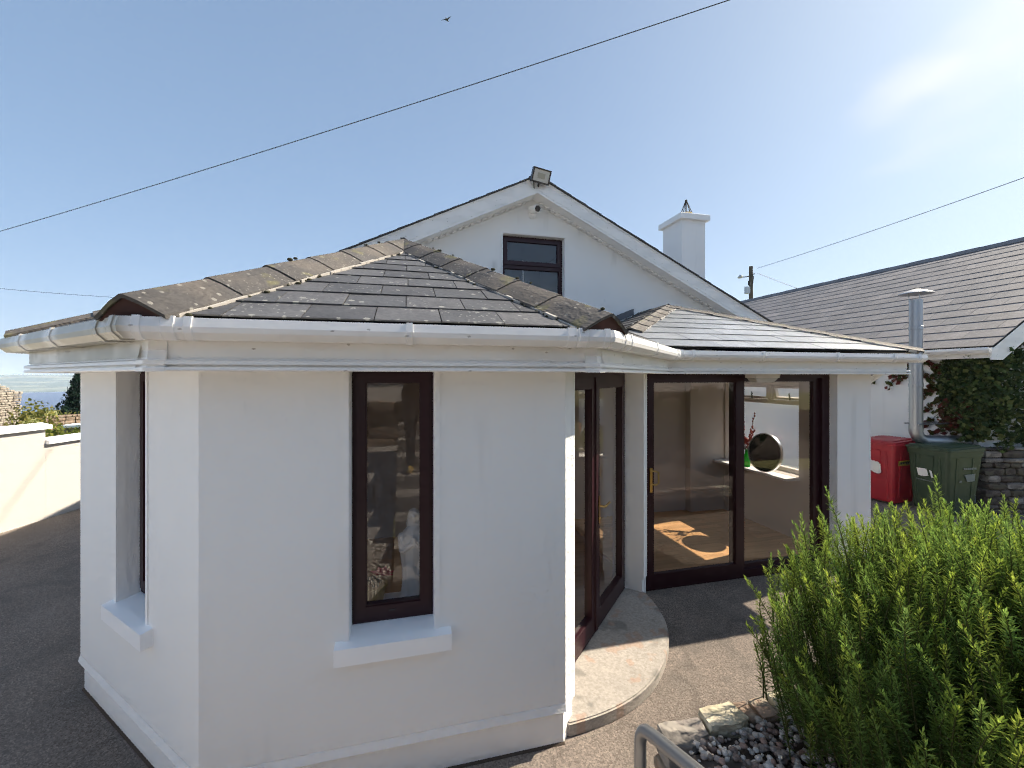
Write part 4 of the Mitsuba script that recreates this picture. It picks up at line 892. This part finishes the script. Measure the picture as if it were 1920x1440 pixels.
# rosemary
RM = thing('rosemary', 'large bright green rosemary bush growing in the raised bed', 'bush')
def sprig(L, n_, seed, tint):
    rg = np.random.default_rng(seed); V, Fc, C = [], [], []
    bend = rg.normal(size=2)*.07
    def axis(t): return np.array([bend[0]*t*t*L*2, bend[1]*t*t*L*2, t*L])
    for k in range(n_):
        t = (k+.5)/n_; t = t**.9; a = k*2.4+rg.uniform(-.5, .5); el = np.interp(t, [0, .75, 1], [.35, .80, 1.35])+rg.uniform(-.3, .25)
        d = np.array([math.cos(a)*math.cos(el), math.sin(a)*math.cos(el), math.sin(el)]); l_ = rg.uniform(.024, .042)*np.interp(t, [0, .8, 1], [1, 1, .6])
        s_ = np.cross(d, [0, 0, 1.0]); s_ = s_/np.linalg.norm(s_)*.0027; p = axis(t)
        u_ = np.cross(s_, d)*.35; b = len(V)
        V += [p, p+d*l_*.5+s_-u_, p+d*l_+np.array([0, 0, -.15*l_]), p+d*l_*.5-s_-u_]
        Fc += [[b, b+1, b+2], [b, b+2, b+3]]
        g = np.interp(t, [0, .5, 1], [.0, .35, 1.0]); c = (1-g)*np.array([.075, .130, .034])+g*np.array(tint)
        if rg.random() < .03 and t < .5: c = np.array([.22, .17, .08])
        C += [np.clip(c*rg.uniform(.65, 1.3), 0, .6)]*4
    st_ = tube([axis(t) for t in np.linspace(-.12, .97, 7)], np.linspace(.0035, .0012, 7), 5); b = len(V)
    return trimesh.Trimesh(np.vstack([V, st_.vertices]), np.vstack([Fc, np.asarray(st_.faces)+b]), process=False), np.vstack([C, np.tile([.12, .13, .05], (len(st_.vertices), 1))])
SL_ = (.22, .28, .25, .32, .20, .36, .27, .23)
TN = [(.36, .48, .085), (.30, .45, .10), (.40, .48, .08), (.27, .40, .09), (.36, .46, .07), (.31, .43, .10), (.38, .50, .09), (.25, .37, .10)]
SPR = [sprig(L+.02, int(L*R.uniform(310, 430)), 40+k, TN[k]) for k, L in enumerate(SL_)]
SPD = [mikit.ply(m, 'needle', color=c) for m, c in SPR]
def rot_to(d, spin):
    d = unit(d); a = unit(np.cross([.13, .97, .2], d)); b = np.cross(d, a); c, s = math.cos(spin), math.sin(spin)
    M = np.eye(4); M[:3, 0] = a*c+b*s; M[:3, 1] = b*c-a*s; M[:3, 2] = d; return M
BC, BR = np.array([2.54, 1.16, zb+.36]), np.array([1.02, .78, .745])
sites = []
while len(sites) < 3500:
    d = N.normal(size=3); d[2] = d[2]*1.1+.1; d /= (np.abs(d)**3).sum()**(1/3)
    if d[2] < -.75 or (d[0] > .3 and N.random() < .35): continue
    lump = .86+.26*meshkit.fbm((d*2.6+5)[None], 3)[0]
    r_ = lump*(.35+.65*N.random()**.45)
    tip = BC+d*BR*r_
    if d[2] < 0: tip[:2] = BC[:2]+d[:2]*BR[:2]*r_*max(.35, 1+(1.15 if d[0] < 0 else .4)*d[2]); tip[2] = BC[2]+d[2]*.36*r_
    if tip[2] < zb+.05 or tip[0] > 3.9: continue
    od = np.array([d[0]*.26, d[1]*.26, .95+.2*max(d[2], 0)])+N.normal(size=3)*.12
    L = R.randrange(8); base = tip-unit(od)*(.22, .28, .25, .32, .20, .36, .27, .23)[L]
    sites.append((base, od, L, N.uniform(0, 6.28), r_, d))
for _ in range(26):                          # taller young shoots above the crown
    d = np.array([N.uniform(-.95, .9), N.uniform(-.8, .8), .9]); tip = BC+np.array([d[0]*BR[0], d[1]*BR[1], BR[2]*N.uniform(.90, 1.10)]); L = R.choice([1, 3, 5])
    od = np.array([d[0]*.15, d[1]*.15, 1])+N.normal(size=3)*.06; sites.append((tip-unit(od)*SL_[L], od, L, N.uniform(0, 6.28), 1.3, np.array([0, 0, 1.0])))
vis = sorted(range(len(sites)), key=lambda k: -sites[k][4]*(1.0 if (sites[k][5][1] < .45) else .75))
rest, rc = [], []
for n_, k in enumerate(vis):
    base, od, L, spin, r_, d = sites[k]; M = rot_to(od, spin); s_ = N.uniform(.85, 1.2); M[:3, :3] *= s_; M[:3, 3] = base
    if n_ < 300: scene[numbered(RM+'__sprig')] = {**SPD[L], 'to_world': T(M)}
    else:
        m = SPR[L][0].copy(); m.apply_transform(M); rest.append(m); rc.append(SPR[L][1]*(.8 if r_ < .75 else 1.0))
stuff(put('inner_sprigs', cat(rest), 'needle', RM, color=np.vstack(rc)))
br = []
for k in range(70):
    d = N.normal(size=3); d[2] = abs(d[2])+.6; d = unit(d); e = BC+d*BR*.72
    c_ = np.array([2.55+.45*R.uniform(-1, 1), 1.15+.2*R.uniform(-1, 1), zb-.05]); br.append(tube([c_, (c_+e)/2+[0, 0, -.08], e], [.014, .009, .004], 6))
put('branch', cat(br), 'bark', RM)
# handrail
HR = thing('handrail', 'grey steel tube handrail at the foot of the garden steps', 'handrail')
hx = .815
rl = [[hx, 1.36, -.02], [hx, 1.36, .80]]+[[hx, 1.36-.075*(1-math.cos(a)), .80+.085*math.sin(a)] for a in np.linspace(.2, 1.25, 6)]
rl += [[hx, 1.25, .885+.02], [hx, .9, 1.03], [hx, .35, 1.26], [hx, .12, 1.36], [hx, .05, 1.36], [hx, .02, 1.30], [hx, .02, .45]]
put('rail', tube(rl, .0215, 16), 'steel', HR, smooth=True)
put('base_plate', lathe([(0, .003), (.05, .003), (.05, .012), (.025, .014), (0, .014)], 20, (hx, 1.36, 0)), 'steel', HR)

# ---------------------------------------------------------------- the garden behind the camera (seen in the panes)
GS = thing('garden_steps', 'concrete garden steps rising behind the viewpoint', 'steps')
for k in range(9):
    y1 = 1.28-.30*k; put('tread', bx(-.12, .98, y1-.36, y1, .162*k-.02, .162*(k+1)), 'stone_grey', GS)
    if k < 1: continue
def bank(x0, x1, rows, name, lab, mat='gravel'):
    V = []; nx = 24
    for y, z in rows:
        for x in np.linspace(x0, x1, nx): V.append([x, y, z+.07*(meshkit.fbm(np.array([[x*1.3, y*1.3, 2.0]]), 3)[0]-.5)])
    i, j = np.meshgrid(np.arange(len(rows)-1), np.arange(nx-1), indexing='ij'); q = (i*nx+j).ravel()
    put(name, (np.array(V), np.stack([q, q+1, q+nx+1, q+nx], -1)), mat, smooth=True); labels[COUNTKEY(name)] = {'label': lab, 'kind': 'structure'}
def COUNTKEY(n_): c = COUNT[n_]; return n_ if c == 0 else f'{n_}_{c:03d}'
bank(-6.2, -.14, [(.9, -.1), (.88, .30), (.2, .46), (-.5, .62), (-.52, .80), (-1.2, .95), (-1.8, 1.08)], 'gravel_bank', 'gravel bank left of the garden steps')
bank(1.0, 9.0, [(-.19, .25), (-.2, .60), (-1.0, .84), (-1.8, 1.08)], 'soil_bank', 'dark soil bank right of the garden steps', 'soil')
GW = thing('garden_wall', 'rubble stone retaining wall at the top of the garden bank', 'wall')
stone_wall(GW, (9.2, -1.75), (-6.4, -1.75), 1.0, 1.75, ['stone_dark', 'stone_dark', 'stone_brown'], course=(.15, .24), length=(.3, .7), dep=.25, limit=230)
put('upper_bank', trimesh.Trimesh([[-30, -1.9, 1.68], [30, -1.9, 1.68], [30, -30, 4.5], [-30, -30, 4.5]], [[0, 1, 2], [0, 2, 3]]), 'gravel'); labels['upper_bank'] = {'label': 'pale gravel bank above the garden wall', 'kind': 'structure'}
for k, (x, y, h, r, cols, lab) in enumerate(((2.6, -3.6, 1.5, 1.1, [(.30, .12, .04), (.34, .17, .05), (.20, .10, .04)], 'orange leaved shrub above the garden wall'), (5.4, -4.2, 3.2, 1.7, G2, 'tall dark green shrub above the garden wall'), (-3.4, -4.0, 1.6, 1.2, G1, 'light green shrub above the garden wall'), (.6, -5.2, 2.2, 1.3, G2, 'rounded dark green shrub behind the garden steps'), (3.3, -1.0, 1.0, .9, G2, 'low dark green shrub on the soil bank right of the steps'), (5.2, -.9, 1.1, 1.0, G2, 'wide dark green shrub on the soil bank'), (7.2, -1.0, 1.3, 1.1, G2, 'dark green shrub at the far end of the soil bank'))):
    kk = thing('shrub', lab, 'shrub'); zb_ = 2.0 if y < -2 else .5; m, col = blob([x, y, zb_+h*.5], [r, r, h*.55], 1500, .09, cols, k*3.1); stuff(put('foliage', m, 'leaf', kk, color=col))
    put('stem', cat([tube([[x, y, zb_-.3], [x+.3*math.cos(a), y+.3*math.sin(a), zb_+h*.5]], [.05, .02], 6) for a in (0, 2, 4)]), 'bark', kk)
# the photographer, standing on the steps and mirrored in the bay window
PN = thing('person', 'person in dark jacket and jeans standing on the steps holding up a phone', 'person')
px_, py_, pz_ = .14, -.42, .162*6
def J(x, y, z, r): return ((px_+x, py_+y, pz_+z), r)
legs = hull_chain([J(-.09, 0, .90, .115), J(.09, 0, .90, .115), J(-.10, .02, .50, .068), J(.10, .03, .50, .068), J(-.10, -.01, .09, .046), J(.10, .02, .09, .046)], [(0, 1), (0, 2), (1, 3), (2, 4), (3, 5)], .025, 8)
put('jeans', legs, 'denim', PN, smooth=True)
torso = hull_chain([J(-.09, 0, .93, .12), J(.09, 0, .93, .12), J(0, .0, 1.15, .135), J(-.15, -.01, 1.36, .065), J(.15, -.01, 1.36, .065), J(0, -.01, 1.30, .13), J(-.22, .08, 1.14, .048), J(.22, .08, 1.14, .048), J(-.10, .28, 1.20, .038), J(.10, .28, 1.20, .038)], [(0, 1, 2), (2, 5), (3, 4, 5), (3, 6), (4, 7), (6, 8), (7, 9)], .025, 8)
put('jacket', torso, 'navy', PN, smooth=True)
head = hull_chain([J(0, 0, 1.40, .055), J(0, .015, 1.50, .05), J(0, .0, 1.60, .088), J(0, .035, 1.525, .045), J(0, .095, 1.555, .013), J(0, .085, 1.585, .012), J(-.082, .0, 1.565, .018), J(.082, 0, 1.565, .018), J(0, .075, 1.520, .016)], [(0, 1), (1, 2), (2, 3), (2, 4, 5), (2, 6), (2, 7), (3, 8)], .015, 5)
put('head', head, 'skin', PN, smooth=True)
put('hair', hull_chain([J(0, -.02, 1.62, .093), J(0, -.05, 1.52, .075), J(-.055, -.03, 1.45, .04), J(.055, -.03, 1.45, .04)], [(0, 1), (1, 2, 3)], .02, 5), 'hair', PN, smooth=True)
for sx in (-1, 1):
    hj = [J(sx*.10, .28, 1.20, .030), J(sx*.085, .33, 1.225, .030), J(sx*.07, .345, 1.19, .022)]; bn = [(0, 1), (1, 2)]
    for k in range(4):
        z = 1.252-.021*k; n0 = len(hj); hj += [J(sx*.080, .345, z-.01, .010), J(sx*.062, .374, z-.012, .0092), J(sx*.045, .378, z-.014, .008)]; bn += [(1, n0), (n0, n0+1), (n0+1, n0+2)]
    n0 = len(hj); hj += [J(sx*.066, .330, 1.205, .011), J(sx*.048, .334, 1.222, .009)]; bn += [(1, n0), (n0, n0+1)]
    put('hand', hull_chain(hj, bn, .008, 4), 'skin', PN, smooth=True)
    put('shoe', hull_chain([J(sx*.10, -.05, .045, .042), J(sx*.105, .06, .04, .040), J(sx*.108, .15, .03, .028)], [(0, 1), (1, 2)], .02, 5), 'terracotta', PN, smooth=True)
key = put('phone', bx(px_-.075, px_+.075, py_+.352, py_+.361, pz_+1.175, pz_+1.255), 'lens_dark'); tag(key, 'black phone held up in both hands', 'phone')
scene = {k: v for k, v in scene.items()}
